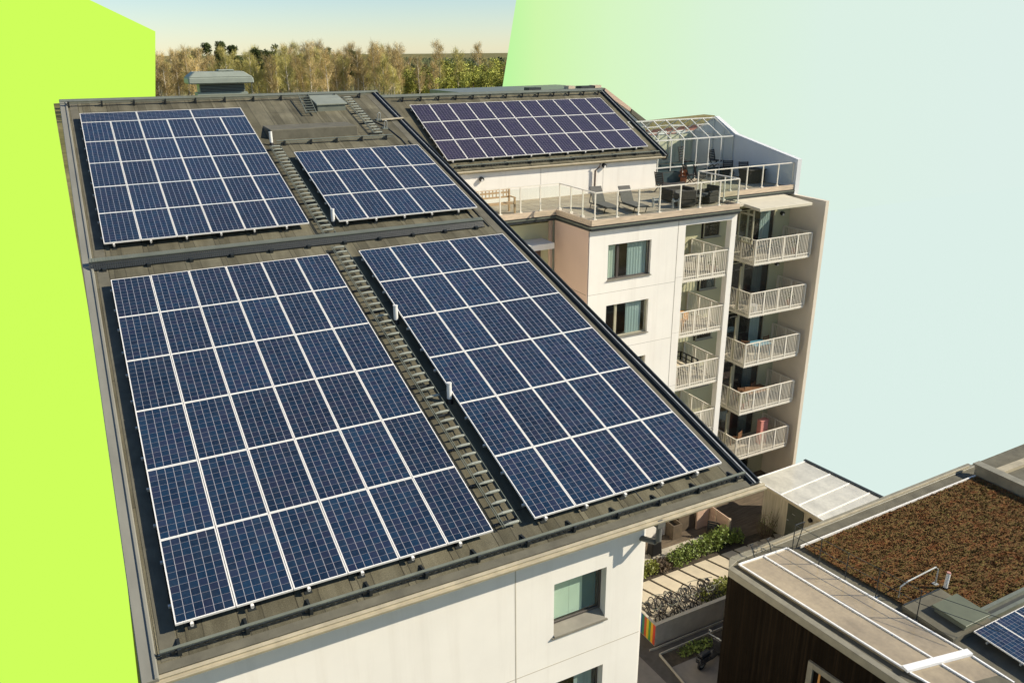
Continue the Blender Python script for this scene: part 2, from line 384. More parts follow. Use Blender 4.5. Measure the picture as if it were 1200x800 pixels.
def window(parent, x0, x1, z0, z1, y, fm, curtain, split=None, sill=True, slope=0, label=None, flat=False, dark=DARKIN, depth=.12, roff=.55):
    """frame (part of the building) with pane, curtain, room and sill as sub-parts; wall face is at y"""
    f = MB(); w = .055; yy = y+depth; zh = z0; z0 = z0+slope
    f.box(x0+.003, x0+w, yy, yy+.06, z0+.003, z1-.003); f.box(x1-w, x1-.003, yy, yy+.06, z0+.003, z1-.003)
    f.box(x0+w, x1-w, yy, yy+.06, z0+.003, z0+w); f.box(x0+w, x1-w, yy, yy+.06, z1-w, z1-.003)
    if split:
        xs = x0+(x1-x0)*split; f.box(xs-.06, xs+.06, yy-.004, yy+.064, z0+w, z1-w)
    fo = f.build("window", fm, parent, bevel=.006)
    if label: fo["label"] = label
    one(lambda m: m.box(x0+w, x1-w, yy+.028, yy+.034, z0+w, z1-w), "pane", WGLASS, fo)
    one(lambda m: m.box(x0-.05, x1+.05, yy+roff, yy+roff+.02, z0-.05, z1+.05), "dim_room_sheet", dark, fo)  # flat sheet behind the pane, interior shade put into its colour
    for a, b, mat_ in curtain:
        def cur(m, a=a, b=b):
            n = max(4, int((b-a)*(x1-x0)*14)); X0, X1 = x0+w+a*(x1-x0-2*w), x0+w+b*(x1-x0-2*w)
            for i in range(n):
                u0, u1 = X0+(X1-X0)*i/n, X0+(X1-X0)*(i+1)/n; d0, d1 = (0, 0) if flat else (-.018*(i % 2), -.018*((i+1) % 2))
                m.face([(u0, yy+.09+d0, z0+w), (u1, yy+.09+d1, z0+w), (u1, yy+.09+d1, z1-w), (u0, yy+.09+d0, z1-w)])
        one(cur, "curtain", mat_, fo)
    if sill: 
        def sl(m):
            a = .004
            m.hexa([(x0+a, y-.05, zh+.002), (x1-a, y-.05, zh+.002), (x1-a, yy+.05, zh+.004), (x0+a, yy+.05, zh+.004),
                    (x0+a, y-.05, zh+.026), (x1-a, y-.05, zh+.026), (x1-a, yy+.05, z0+.001), (x0+a, yy+.05, z0+.001)])
            m.box(x0-.05, x1+.05, y-.055, y-.004, zh-.03, zh+.0)
        one(sl, "sill", M("sill_metal", (.23, .21, .165), .5), fo)
    return fo

# ================================================================== ground and backdrops
def grd(m):
    S = 5000
    m.face([(-S, -S, ZG-.03), (S, -S, ZG-.03), (S, S, ZG-.03), (-S, S, ZG-.03)])
struct(one(grd, "ground", MEADOW, None))

LIME, MINT = backdrop_glow_mat("lime_backdrop", True), backdrop_glow_mat("mint_backdrop", False)  # backdrop surfaces glow by themselves, their brightness is put into the colour
def lime(m):
    out = [(-16, 60, ZG), (-2.25, 60, ZG), (-1.83, 60, 1.62), (6.55, 60, 1.96), (7.37, 60, 7.58), (2.45, 60, 10.12), (-6, 60, 14.4), (-16, 60, 14.4)]
    m.prism(out, (0, .4, 0))
    m.prism([(-16, -2, ZG+.06), (-1.60, -2, ZG+.06), (-1.58, 20, ZG+.06), (-2.25, 60, ZG+.06), (-16, 60, ZG+.06)], (0, 0, -.05))
tag(one(lime, "glow_backdrop", LIME, None), "plain lime green backdrop left of the solar roof", "backdrop", kind="structure")
def mint(m):
    out = [(42.2, 60, ZG), (190, 60, ZG), (190, 60, 19), (46.4, 60, 19), (44.58, 60, 10.94), (42.69, 60, 1.46)]
    m.prism(out, (0, .4, 0))
    m.prism([(34.25, -1.2, ZG+.06), (52, -1.2, ZG+.06), (170, 60, ZG+.06), (34.25, 60, ZG+.06)], (0, 0, -.05), 1)
MINTF = backdrop_glow_mat("mint_backdrop_plain", False, True)
tag(one(mint, "glow_backdrop", [MINT, MINTF], None), "pale mint backdrop fading from light green to light blue behind the far building", "backdrop", kind="structure")

# ================================================================== building A (big roof)
A = thing("apartment_building", "white apartment building carrying the big low pitched felt roof in front", "building", (6, 1, ZG))
HOLES_A = [(7.38, 8.73, -4.93-2.69*k-1.38, -4.93-2.69*k) for k in range(5)]
def wallA(m):
    wall_xz(m, -.33, 9.72, ZG, -3.62, -11.6, .35, HOLES_A)
    m.face([(-.33, -11.6, ZG), (-.33, 14, ZG), (-.33, 14, 3.5), (-.33, -11.6, -3.62)])
    m.face([(9.72, -11.6, ZG), (9.72, -8.4, ZG), (9.72, -8.4, -2.72), (9.72, -11.6, -3.62)])
    m.face([(9.72, -8.4, ZG), (12.3, -8.4, ZG), (12.3, -8.4, -2.72), (9.72, -8.4, -2.72)])
    m.face([(12.3, -8.4, ZG), (12.3, 14, ZG), (12.3, 14, 3.5), (12.3, -8.4, -2.72)])
    m.face([(-.33, 14, ZG), (12.3, 14, ZG), (12.3, 14, 3.5), (-.33, 14, 3.5)])
wa = one(wallA, "wall", WHITE, A)
def jointsA(m):
    m.box(6.425, 6.45, -11.604, -11.59, ZG, -3.75)
    for k in range(4):
        m.box(-.33, 6.42, -11.603, -11.59, -7.08-2.69*k, -7.06-2.69*k); m.box(6.455, 9.72, -11.603, -11.59, -7.08-2.69*k, -7.06-2.69*k)
one(jointsA, "wall_joint", M("joint_pale", (.50, .45, .36), .9, var=.1), wa)
for k, h in enumerate(HOLES_A[:3]):
    window(A, *h, -11.6, FRAMED, [(0, .40, BLIND), (.403, .68, BLIND), (.68, .97, TEALG)] if k == 0 else [(.55, .95, CURTB)], slope=.16, depth=.2, flat=True,
           label="recessed window with a pale green blind over its left part" if k == 0 else None)

ra = thing  # roof is a part of building A, its mesh is built in roof coordinates
def roof_part(name, fn, mats, parent=A, **kw):
    m = MB(); fn(m); mt = Matrix.Translation(ROOF_A) @ Matrix.Rotation(AL, 4, 'X'); m.v = [mt @ v for v in m.v]
    return m.build(name, mats, parent, **kw)
# roof deck as its own object rotated so its felt seams follow the slope
deck = bpy.data.objects
def roofdeck():
    m = MB(); m.box(-.36, 12.46, -12.52, 14.95, -.22, 0); o = m.build("roof", FELT, None, local=True)
    o.parent = A; o.matrix_local = XF[A.name] @ Matrix.Translation(ROOF_A) @ Matrix.Rotation(AL, 4, 'X'); return o
RA = roofdeck()
def rsub(name, fn, mats, bevel=0):
    m = MB(); fn(m); o = m.build(name, mats, None, local=True, bevel=bevel); o.parent = RA; return o
rsub("verge_flashing", lambda m: (m.box(-.64, -.365, -12.62, 14.95, -.28, .05), m.box(-.44, -.375, -12.62, 14.95, .05, .085)), FLASH, .012)
rsub("verge_flashing", lambda m: (m.box(12.465, 12.76, -12.50, 14.95, -.22, .03), m.box(12.50, 12.545, -12.50, 14.95, .03, .075), m.box(12.70, 12.76, -12.50, 14.95, .03, .085)), METAL_D, .012)
rsub("verge_flashing", lambda m: m.box(12.60, 12.635, -12.50, 14.95, .032, .055), METAL_L)
def gut(m):
    m.box(-.6, 12.86, -12.66, -12.525, -.09, -.035); m.box(-.6, 12.86, -12.69, -12.662, -.085, -.005); m.box(-.6, 12.86, -12.60, -12.525, -.033, .012)
rsub("gutter", gut, GUTTER, .012)
rsub("soffit_board", lambda m: m.box(-.6, 12.8, -12.50, -11.9, -.26, -.225), M("soffit_paint", (.36, .36, .33), .7))
rsub("ridge_cap", lambda m: m.box(-.64, 12.82, 14.955, 15.15, -.3, .09), METAL_G, .02)
rsub("felt_strip", lambda m: (m.box(-.36, 12.46, -12.52, -12.34, .002, .02), m.box(-.30, -.02, -12.3, 14.8, .001, .008), m.box(12.15, 12.44, -12.3, 14.8, .001, .008)), FELTP)
def upst(m):
    m.hexa([(6.55, 9.58, 2.3), (10.22, 9.58, 2.3), (10.22, 11.3, 2.8), (6.55, 11.3, 2.8), (6.62, 9.6, 2.91), (10.2, 9.6, 2.93), (10.2, 11.12, 2.975), (6.62, 11.12, 2.975)])
m = MB(); upst(m); m.build("roof_upstand", FELTP, A, bevel=.03)
def dpipe(m):
    m.tube([(9.78, -12.03, -3.80), (9.78, -12.03, -4.32), (9.76, -11.95, -4.40), (9.62, -11.50, -4.50)], .065, 12)
    m.cbox((9.78, -12.03, -3.90), (.20, .16, .12))
one(dpipe, "downpipe", M("pipe_grey", (.14, .135, .12), .5), A, smooth=False)

# things on the roof, each Empty carries the roof frame
def rthing(name, label, cat, x, s, group=None, rotA=True):
    loc = ROOF_A + SA(x, s)
    return thing(name, label, cat, loc, ROT_A, group)
def lbuild(fn, name, mats, parent, **kw):
    m = MB(); fn(m); return m.build(name, mats, parent, local=True, **kw)

# ---- solar panels
ORD = ["first", "second", "third", "fourth", "fifth", "sixth", "seventh", "eighth", "ninth", "tenth", "eleventh"]
def panel_proto(name, w, h, cells, nx_uv=1, ny_uv=1, land=False, label="", group=""):
    t = thing(name, label, "solar panel", group=group); lip = .021
    def fr(m):
        z0, z1 = -.045, 0.
        m.box(0, w, 0, lip, z0, z1); m.box(0, w, h-lip, h, z0, z1); m.box(0, lip, lip, h-lip, z0, z1); m.box(w-lip, w, lip, h-lip, z0, z1)
    lbuild(fr, "frame", ALU, t)
    m = MB(); uv = [(0, 0), (1, 0), (1, 1), (0, 1)] if not land else [(0, 0), (0, 1), (1, 1), (1, 0)]
    m.face([(lip, lip, -.006), (w-lip, lip, -.006), (w-lip, h-lip, -.006), (lip, h-lip, -.006)], 0, uv)
    m.build("cell_sheet", cells, t, local=True); return t
PW, PH = 1.012, 1.972
protoA = panel_proto("solar_panel", .999, 1.960, CELLS); protoL = panel_proto("solar_panel", 2.01, .98, CELLS, land=True)
protoB = panel_proto("solar_panel", .999, 1.660, CELLSB)
used = {}
def put_panel(proto, loc, rot, label, group):
    if proto.name not in used: o = proto; used[proto.name] = 1
    else: o = copy_tree(proto)
    o.location = loc; o.rotation_euler = rot; tag(o, label, "solar panel", group); return o
arrays = [("lower left array", 0, 0, 6, 6), ("lower right array", 7.027, 0, 5, 6), ("upper left array", 0, 12.006, 6, 5), ("upper right array", 7.034, 7.987, 5, 3)]
jit = random.Random(3)
for nm, x0, s0, nc, nr in arrays:
    for j in range(nr):
        for i in range(nc):
            put_panel(protoA, SA(x0+i*PW+.006, s0-(j+1)*PH+.006), (AL+jit.uniform(-.002, .002), jit.uniform(-.002, .002), 0),
                      f"blue solar panel, {ORD[i]} from left in {ORD[j]} row from top of the {nm}", f"solar panels of the {nm}")
for i in range(3):
    put_panel(protoL, SA(i*2*PW+.006, 12.012), (AL, 0, 0), f"blue solar panel laid sideways above the upper left array, {ORD[i]} from left", "solar panels of the upper left array")
for j in range(3):
    for i in range(11):
        put_panel(protoB, SB(i*1.012+.006, (2-j)*1.682+.006), (BE+jit.uniform(-.003, .003), jit.uniform(-.003, .003), 0),
                  f"dark violet solar panel on the far roof, {ORD[i]} from left in {ORD[j]} row from top", "solar panels of the far roof")

# ---- mounting racks under the arrays (rails, feet, edge clamps)
def rack(label, x0, s0, s1, nc, nr, ph, base, rot, gap, ends=1.972):
    t = thing("mounting_rack", label, "mounting rack", base, rot, "mounting racks under the solar panels")
    w = nc*PW
    for j in range(nr):
        for q in (.24, .76):
            y = s0-(j+q)*ends; lbuild(lambda m: m.box(x0-.05, x0+w+.01, y-.025, y+.025, gap-.105, gap-.05), "rail", METAL_L, t)
            lbuild(lambda m: m.box(x0-.045, x0-.004, y-.022, y+.022, gap-.10, gap-.052), "clamp", METAL_L, t)
    for i in range(nc):
        x = x0+i*PW
        lbuild(lambda m: (m.box(x+.25, x+.285, s1-.05, s1+.05, gap-.12, gap-.05), m.box(x+.24, x+.295, s1-.05, s1-.006, gap-.10, gap-.045)), "clamp", ALU, t)
        lbuild(lambda m: (m.box(x+.24, x+.30, s1+.06, s1+.14, .0, gap-.10), m.box(x+.2, x+.34, s1+.0, s1+.16, .0, .012)), "foot", METAL_D, t)
rack("metal rails and clamps under the lower left solar array", 0, 0, -6*PH, 6, 6, PH, ROOF_A, ROT_A, .25)
rack("metal rails and clamps under the lower right solar array", 7.027, 0, -6*PH, 5, 6, PH, ROOF_A, ROT_A, .25)
rack("metal rails and clamps under the upper left solar array", 0, 12.006, 12.006-5*PH, 6, 5, PH, ROOF_A, ROT_A, .25)
rack("metal rails and clamps under the upper right solar array", 7.034, 7.987, 7.987-3*PH, 5, 3, PH, ROOF_A, ROT_A, .25)
rack("metal rails and clamps under the solar panels of the far roof", 0, 3*1.682, 0, 11, 3, 1.682, SB(0, 0, -.2), (BE, 0, 0), .2, 1.682)

# ---- snow guards, walkway, ridge rail
def guard(label, x0, x1, s, step=1.22, grated=True, hgt=.16, base=ROOF_A, rot=ROT_A, phase=.3, name="snow_guard"):
    t = thing(name, label, "snow guard", base + Matrix.Rotation(rot[0], 3, 'X') @ Vector((x0, s, 0)), rot)
    L = x1-x0
    def rail(m):
        m.box(0, L, -.015, .04 if grated else .06, hgt-.022, hgt)
        if not grated: m.tube([(0, .0, hgt-.09), (L, .0, hgt-.09)], .016, 6)
    lbuild(rail, "rail", METAL_G, t)
    if grated:
        def teeth(m):
            m.box(0, L, -.035, -.02, hgt-.045, hgt-.023); m.box(0, L, -.035, -.02, .02, .045)
            n = int(L/.15)
            for i in range(n): m.box(i*L/n+.02, i*L/n+.085, -.036, -.021, .045, hgt-.045)
        lbuild(teeth, "toothed_strip", METAL_D, t)
    n = int(round(L/step))
    for i in range(n+1):
        x = min(L-.06, max(.05, phase+i*(L-2*phase)/n))
        lbuild(lambda m: (m.beam((x, -.03, hgt-.03), (x, .26, .014), .045, .02), m.beam((x, -.07, .012), (x, .28, .012), .06, .012), m.box(x-.03, x+.03, -.075, -.03, .0, hgt+.01)), "bracket", METAL_D, t)
    return t
guard("long toothed snow guard along the eave of the big roof", -.30, 12.52, -12.22)
guard("tubular rail just below the felt covered upstand", 6.70, 11.5, 9.30, grated=False, hgt=.2)
guard("dark rail along the ridge of the big roof", -.62, 12.0, 14.42, grated=False, hgt=.24)
guard("snow guard along the eave of the far roof", .15, 11.6, -.40, base=SB(0, 0, -.2), rot=(BE, 0, 0), hgt=.13)
guard("dark rail along the ridge of the far roof", -.4, 11.7, 5.75, grated=False, hgt=.26, base=SB(0, 0, -.2), rot=(BE, 0, 0), step=1.0)

t = rthing("roof_walkway", "long grated walkway crossing the big roof between the upper and lower solar arrays", "walkway", -.45, .85)
L = 12.35
def wk(m):
    m.box(0, L, .30, .50, .20, .225)
    n = 170
    for i in range(n): m.box(i*L/n, i*L/n+.016, .30, .50, .226, .232)
lbuild(wk, "tread", METAL_G, t)
def lip(m):
    m.box(0, L, .27, .285, .185, .21); m.box(0, L, .12, .136, .03, .05)
    n = 210
    for i in range(n): m.beam((i*L/n, .128, .05), (i*L/n, .277, .185), .045, .012)
    for q in (.25, .5, .75): m.beam((0, .128+.149*q, .05+.135*q), (L, .128+.149*q, .05+.135*q), .014, .014)
lbuild(lip, "grille", METAL_D, t)
for i in range(11):
    x = .35+i*(L-.7)/10; lbuild(lambda m: (m.beam((x, .10, .05), (x, .46, .195), .05, .03), m.box(x-.05, x+.05, .03, .14, 0, .10), m.beam((x, .46, .195), (x, .56, .02), .04, .03)), "bracket", METAL_D, t)

# ---- roof ladders
def ladder(label, x, s0, s1, w=.42, h=.12, step=.31, double=True, tilt=None):
    t = rthing("roof_ladder", label, "roof ladder", x, s0, "metal ladders lying on the big roof")
    L = s1-s0
    for a in (0, .045, w): lbuild(lambda m: m.tube([(a, 0, h+.02), (a, L, h+.02)], .013, 6), "side_rail", METAL_G, t)
    n = int(L/step); first = None
    for i in range(n+1):
        y = .06+i*(L-.12)/n
        if first is None:
            first = lbuild(lambda m: m.tube([(.06, 0, h+.004), (.17, .004, h+.01), (w-.05, .004, h+.01), (w+.015, 0, h)], [.018, .034, .034, .012], 8), "rung", M("rung_metal", (.30, .31, .25), .45, 0, var=.15), t)
            first.location.y = y
        else:
            r2 = first.copy(); COL.objects.link(r2); r2.parent = t; r2.location.y = y
    for i in range(int(L/1.2)+1):
        y = .2+i*1.2
        if y < L: lbuild(lambda m: (m.box(-.12, w+.04, y-.03, y+.03, .012, .05), m.box(.02, .06, y-.03, y+.03, .05, h), m.box(w-.04, w, y-.03, y+.03, .05, h)), "bracket", METAL_D, t)
    return t
ladder("long roof ladder running down between the two lower solar arrays", 6.34, -11.75, .62)
ladder("roof ladder between the two upper solar arrays", 6.34, 1.40, 9.0)
ladder("roof ladder right of the grey roof hatch", 10.80, 9.75, 14.25)
def lad4():
    t = thing("roof_ladder", "short dark folding ladder left of the grey roof hatch", "roof ladder", (8.66, 11.85, 3.28), (AL, 0, R(-5)), "metal ladders lying on the big roof")
    def rails(m):
        for a in (0, .44): m.beam((a, 0, .06), (a, 2.0, .22), .03, .05)
    lbuild(rails, "side_rail", METAL_G, t)
    lbuild(lambda m: [m.beam((0, .1+i*.26, .07+i*.02), (.44, .1+i*.26, .07+i*.02), .05, .03) for i in range(8)], "rung", METAL_G, t)
lad4()

# ---- hatch, hood, vents, anchors
t = thing("roof_hatch", "low grey metal roof hatch on the felt upstand near the ridge", "roof hatch", (9.85, 13.1, 3.7))
m = MB(); m.hexa([(9.32, 12.42, 3.2), (10.58, 12.42, 3.2), (10.58, 13.9, 3.6), (9.32, 13.9, 3.6), (9.32, 12.42, 3.60), (10.58, 12.42, 3.61), (10.58, 13.9, 3.93), (9.32, 13.9, 3.91)]); m.build("curb", METAL_G, t)
m = MB()
for a, b in ((12.36, 13.12), (13.13, 13.95)):
    za, zb = 3.645+(a-12.36)*.20, 3.645+(b-12.36)*.20
    m.hexa([(9.27, a, za-.04), (10.64, a, za-.03), (10.64, b, zb-.04), (9.27, b, zb-.04), (9.27, a, za+.03), (10.64, a, za+.04), (10.64, b, zb+.03), (9.27, b, zb+.03)])
m.build("lid", M("hatch_lid", (.25, .265, .21), .55, 0, var=.1), t, bevel=.012)
t = thing("ventilation_hood", "large grey green ventilation hood behind the ridge of the big roof", "ventilation hood", (5.75, 15.1, 3.5))
def hoodb(m): m.box(4.83, 6.74, 14.75, 15.65, 3.3, 4.52); m.box(4.62, 6.94, 14.6, 15.8, 3.95, 4.03); m.box(4.72, 6.84, 14.68, 15.72, 4.03, 4.16)
one(hoodb, "body", M("hood_metal", (.26, .285, .23), .5, 0, var=.1), t)
def louv(m):
    for i in range(5): m.box(4.86, 6.71, 14.715, 14.748, 4.2+i*.062, 4.235+i*.062)
one(louv, "louvre", METAL_D, t)
def hoodc(m):
    a, b, c, d = 4.36, 7.10, 14.35, 16.05
    m.hexa([(a, c, 4.54), (b, c, 4.54), (b, d, 4.54), (a, d, 4.54), (a+.02, c+.02, 4.80), (b-.02, c+.02, 4.80), (b-.02, d-.02, 4.80), (a+.02, d-.02, 4.80)])
    m.hexa([(a+.02, c+.02, 4.801), (b-.02, c+.02, 4.801), (b-.02, d-.02, 4.801), (a+.02, d-.02, 4.801), (a+.3, c+.3, 5.03), (b-.36, c+.3, 5.03), (b-.36, d-.3, 5.03), (a+.3, d-.3, 5.03)])
    m.box(5.7, 6.4, 14.9, 15.5, 5.031, 5.11)
one(hoodc, "cap", M("hood_metal", (.2, .2, .2)), t, bevel=.05)
for (x, s), lab in zip(((6.51, 9.35), (6.92, 2.33), (6.90, -3.82), (6.96, -7.5)),
        ("white vent pipe at the corner of the felt upstand", "white vent pipe at the lower left corner of the upper right array", "upper white vent pipe beside the long roof ladder", "lower white vent pipe beside the long roof ladder")):
    p = ROOF_A + SA(x, s); t = thing("vent_pipe", lab, "vent pipe", p, group="vent pipes on the big roof")
    lbuild(lambda m: (m.tube([(0, 0, .1), (0, 0, .50)], .062, 14), m.tube([(0, 0, .50), (0, 0, .53)], .068, 14)), "pipe", WHITEP, t, smooth=False)
    lbuild(lambda m: m.tube([(0, 0, -.05), (0, 0, .11)], [.10, .066], 14), "collar", BLACK, t)
for (x, s), lab in zip(((11.65, 11.5), (11.6, 10.5)), ("bent metal anchor loop at the end of the narrow cross strip", "bent metal anchor loop nearer the tubular rail")):
    t = rthing("roof_anchor", lab, "roof anchor", x, s, "anchor loops on the big roof")
    lbuild(lambda m: m.tube([(-.06, 0, 0), (-.06, 0, .28), (-.03, 0, .34), (.03, 0, .34), (.06, 0, .28), (.06, 0, 0)], .022, 8), "loop", METAL_L, t)
    lbuild(lambda m: m.box(-.14, .14, -.12, .12, 0, .03), "base_plate", METAL_G, t)
t = rthing("safety_rail", "narrow metal strip crossing from the anchor loop to the right verge", "safety rail", 11.65, 11.3)
lbuild(lambda m: m.beam((.05, 0, .09), (1.1, .12, .09), .14, .03), "strip", GUTTER, t)
lbuild(lambda m: (m.box(.1, .16, -.04, .04, 0, .075), m.box(.9, .96, .06, .14, 0, .075)), "bracket", METAL_D, t)
t = rthing("lightning_cable", "thin dark cable running down beside the right verge of the big roof", "cable", 11.75, 4.0)
lbuild(lambda m: (m.tube([(.05, -3, .02), (.02, 0, .025), (.1, 5.2, .02), (-.05, 6.6, .02), (-.4, 7.4, .02)], .022, 6), m.tube([(.32, -3, .02), (.33, 5, .02)], .018, 6)), "cable", METAL_D, t)

# ================================================================== building B
B = thing("apartment_building", "taller white apartment building behind with roof terrace and stacked balconies", "building", (24, 8, ZG))
ST = 2.672
WIN_B = [(18.83, 21.08, -1.89-ST*k-1.55, -1.89-ST*k) for k in range(6)]
def wallB(m):
    wall_xz(m, 17.88, 22.92, ZG, -1.2, 3.5, .3, WIN_B)
    m.box(22.923, 25.55, 3.5, 3.8, -1.465, -1.2)
    m.box(25.553, 25.86, 3.5, 3.82, ZG, -1.2)
wb = one(wallB, "wall", WHITE, B)
def wjB(m):
    m.box(22.49, 22.52, 3.495, 3.51, ZG, -1.22)
    for k in range(5): m.box(17.88, 22.485, 3.497, 3.51, -3.98-2.65*k, -3.965-2.65*k)
    for k in range(5): m.box(22.525, 22.91, 3.497, 3.51, -3.80-2.65*k, -3.79-2.65*k)
one(wjB, "wall_joint", M("joint_grey", (.40, .36, .30), .9, var=.1), wb)
def sideB(m):
    m.box(17.84, 17.878, 3.52, 6.6, ZG, -1.2)
sb = one(sideB, "side_wall", BEIGE, B); sb["label"] = "pinkish beige left side wall under the terrace corner"
one(lambda m: [m.box(17.834, 17.85, 3.6, 6.5, -3.98-2.65*k, -3.965-2.65*k) for k in range(5)], "wall_joint", GROOVE, sb)
def backB(m):
    m.box(12.32, 17.84, 6.6, 6.9, ZG, -1.35)
    m.box(22.6, 32.0, 6.2, 6.5, ZG, -1.3)
bb = one(backB, "recessed_wall", OLIVE, B)
one(lambda m: m.box(17.88, 32.0, 6.52, 15.8, ZG, -1.25), "core_wall", GREYW, B)
one(lambda m: m.box(22.6, 22.915, 3.82, 6.2, ZG, -1.3), "loggia_side_wall", OLIVE, B)
def finB(m):
    m.prism([(32.0, 3.95, ZG), (32.0, 16, ZG), (32.0, 16, -1.2), (32.0, 3.95, -1.26)], (.22, 0, 0))
f1 = one(finB, "fin_wall", FINM, B); f1["label"] = "beige side wall standing out beyond the balconies"
def finU(m): m.prism([(32.0, 6.05, -1.255), (32.0, 16, -1.19), (32.0, 16, .9), (32.0, 14.0, 1.4), (32.0, 12.5, 2.24), (32.0, 10.73, 1.40), (32.0, 6.05, .53)], (.28, 0, 0))
f2 = one(finU, "terrace_wall", GREYW, B); f2["label"] = "grey side wall with sloping top at the right end of the terrace"
# terrace slab, timber curb, black gutter
TP = [(12.4, 6.2), (17.9, 6.2), (17.9, 3.42), (25.8, 3.42), (25.8, 6.15), (32.0, 6.15), (32.0, 15.9), (12.4, 15.9)]
def pav():
    m, t, p = new_mat("terrace_paving"); co = objco(t)
    br = N(t, "ShaderNodeTexBrick"); br.offset = 0; t.links.new(co, br.inputs["Vector"])
    br.inputs["Scale"].default_value = 1; br.inputs["Mortar Size"].default_value = .012; br.inputs["Brick Width"].default_value = .62; br.inputs["Row Height"].default_value = .62
    br.inputs["Color1"].default_value = (.36, .30, .215, 1); br.inputs["Color2"].default_value = (.42, .36, .265, 1); br.inputs["Mortar"].default_value = (.19, .15, .10, 1)
    n1 = noise(t, co, 2, 5, .6); c = mixc(t, 1, br.outputs[0], ramp(t, n1, [(.3, (.82, .82, .82)), (.7, (1.12, 1.1, 1.06))]), 'MULTIPLY')
    t.links.new(c, p.inputs["Base Color"]); p.inputs["Roughness"].default_value = .9; return m
ter = one(lambda m: m.prism([(x, y, -.86) for x, y in reversed(TP)], (0, 0, -.28)), "terrace_floor", pav(), B)
def edge_runs(off): 
    o = off
    return [((12.6, 6.2-o), (17.9-o, 6.2-o)), ((17.9-o, 6.2-o), (17.9-o, 3.42-o)), ((17.9-o, 3.42-o), (25.8+o, 3.42-o)), ((25.8+o, 3.42-o), (25.8+o, 6.15-o)), ((25.8+o, 6.15-o), (32.0, 6.15-o))]
def curb(m):
    for i, (a, b) in enumerate(edge_runs(.02)): m.beam((*a, -.85-.003*i), (*b, -.85-.003*i), .07, .24)
def curb2(m):
    for i, (a, b) in enumerate(edge_runs(.045)): m.beam((*a, -1.085-.003*i), (*b, -1.085-.003*i), .11, .19)
one(curb, "timber_curb", LWOOD, ter); one(curb2, "gutter", METAL_D, ter)
def gutl(m):
    for i, (a, b) in enumerate(edge_runs(.112)): m.beam((*a, -1.035-.003*i), (*b, -1.035-.003*i), .03, .05)
one(gutl, "gutter_lip", METAL_G, ter)
# terrace railing: posts, top rail, glass
RUNS = [((13.2, 6.28), (18.08, 6.28), 5), ((18.08, 6.28), (18.08, 3.46), 3), ((18.08, 3.46), (25.76, 3.46), 7), ((25.76, 3.46), (25.76, 6.25), 3), ((25.76, 6.25), (31.95, 6.25), 6)]
for ri, (a, b, n) in enumerate(RUNS):
    a, b = Vector((*a, 0)), Vector((*b, 0)); d = (b-a).normalized()
    def rl(m):
        m.beam((a.x, a.y, .37-.003*ri), (b.x, b.y, .37-.003*ri), .06, .045)
    rr = one(rl, "terrace_railing", WHITEM, B)
    for i in range(1 if ri else 0, n+1):
        p = a+(b-a)*(i/n)
        one(lambda m: (m.beam((p.x, p.y, -.86), (p.x, p.y, .345), .05, .05), m.box(p.x-.07, p.x+.07, p.y-.07, p.y+.07, -.80, -.70)), "post", WHITEM, rr)
    one(lambda m: m.beam((a.x+d.x*.05, a.y+d.y*.05, -.2), (b.x-d.x*.05, b.y-d.y*.05, -.2), .012, .98), "glass_panel", GLASS, rr)
# upper block of B
def upB(m):
    m.box(12.45, 25.82, 9.61, 15.6, -.86, .72)
    m.prism([(12.45, 9.7, .72), (12.45, 15.45, .72), (12.45, 15.45, 3.30)], (13.37, 0, 0))
ub = one(upB, "upper_wall", WHITE, B)
one(lambda m: (m.box(19.0, 19.02, 9.605, 9.62, -.86, .6), m.box(22.55, 22.565, 9.605, 9.62, -.86, .6)), "wall_joint", M("joint_grey", (.40, .36, .30)), ub)
def roofB():
    m = MB(); m.box(-2.0, 11.75, -.62, 6.1, -.2, 0); o = m.build("roof", FELTB, None, local=True); o.parent = B
    o.matrix_local = XF[B.name] @ Matrix.Translation(SB(0, 0, -.2)) @ Matrix.Rotation(BE, 4, 'X'); return o
RB_ = roofB()
def bsub(name, fn, mats):
    m = MB(); fn(m); o = m.build(name, mats, None, local=True, bevel=.012); o.parent = RB_; return o
bsub("verge_flashing", lambda m: (m.box(11.755, 12.0, -.7, 6.1, -.24, .05), m.box(11.755, 11.80, -.7, 6.1, .05, .10), m.box(11.92, 12.0, -.7, 6.1, .05, .11)), METAL_D)
bsub("verge_flashing", lambda m: m.box(11.83, 11.88, -.7, 6.1, .052, .07), METAL_L)
bsub("gutter", lambda m: (m.box(-2, 11.85, -.72, -.625, -.1, -.03), m.box(-2, 11.85, -.75, -.722, -.1, -.005)), GUTTER)
bsub("ridge_cap", lambda m: m.box(-2.0, 12.0, 6.105, 6.35, -.25, .07), METAL_G)
def lampw(x, y, z, lab):
    m = MB(); m.tube([(x, y, z), (x, y-.07, z)], .10, 16); m.tube([(x, y-.07, z-.01), (x, y-.16, z-.01)], [.115, .10], 16); o = m.build("wall_lamp", BLACK, B, smooth=False)
    one(lambda q: q.tube([(x, y-.09, z-.045), (x, y-.17, z-.06)], [.085, .06], 14), "lamp_shade", WHITEP, o)
lampw(15.85, 9.61, .30, ""); lampw(22.56, 9.61, .46, "")
lampw(31.4, 6.2, -2.17, ""); lampw(31.4, 6.2, -2.17-ST, "")
def pipeB(m):
    m.tube([(22.2, 9.36, .62), (22.2, 9.38, .45), (22.02, 9.5, .25), (22.0, 9.5, -.86)], .05, 10)
one(pipeB, "downpipe", M("brown_pipe", (.14, .10, .075), .5), B)
def pipeB2(m):
    m.tube([(17.80, 6.3, -1.2), (17.80, 6.3, ZG)], .05, 10)
one(pipeB2, "downpipe", METAL_G, B); one(lambda m: m.box(17.70, 17.83, 6.42, 6.58, ZG, -1.2), "corner_trim", BEIGE, B)
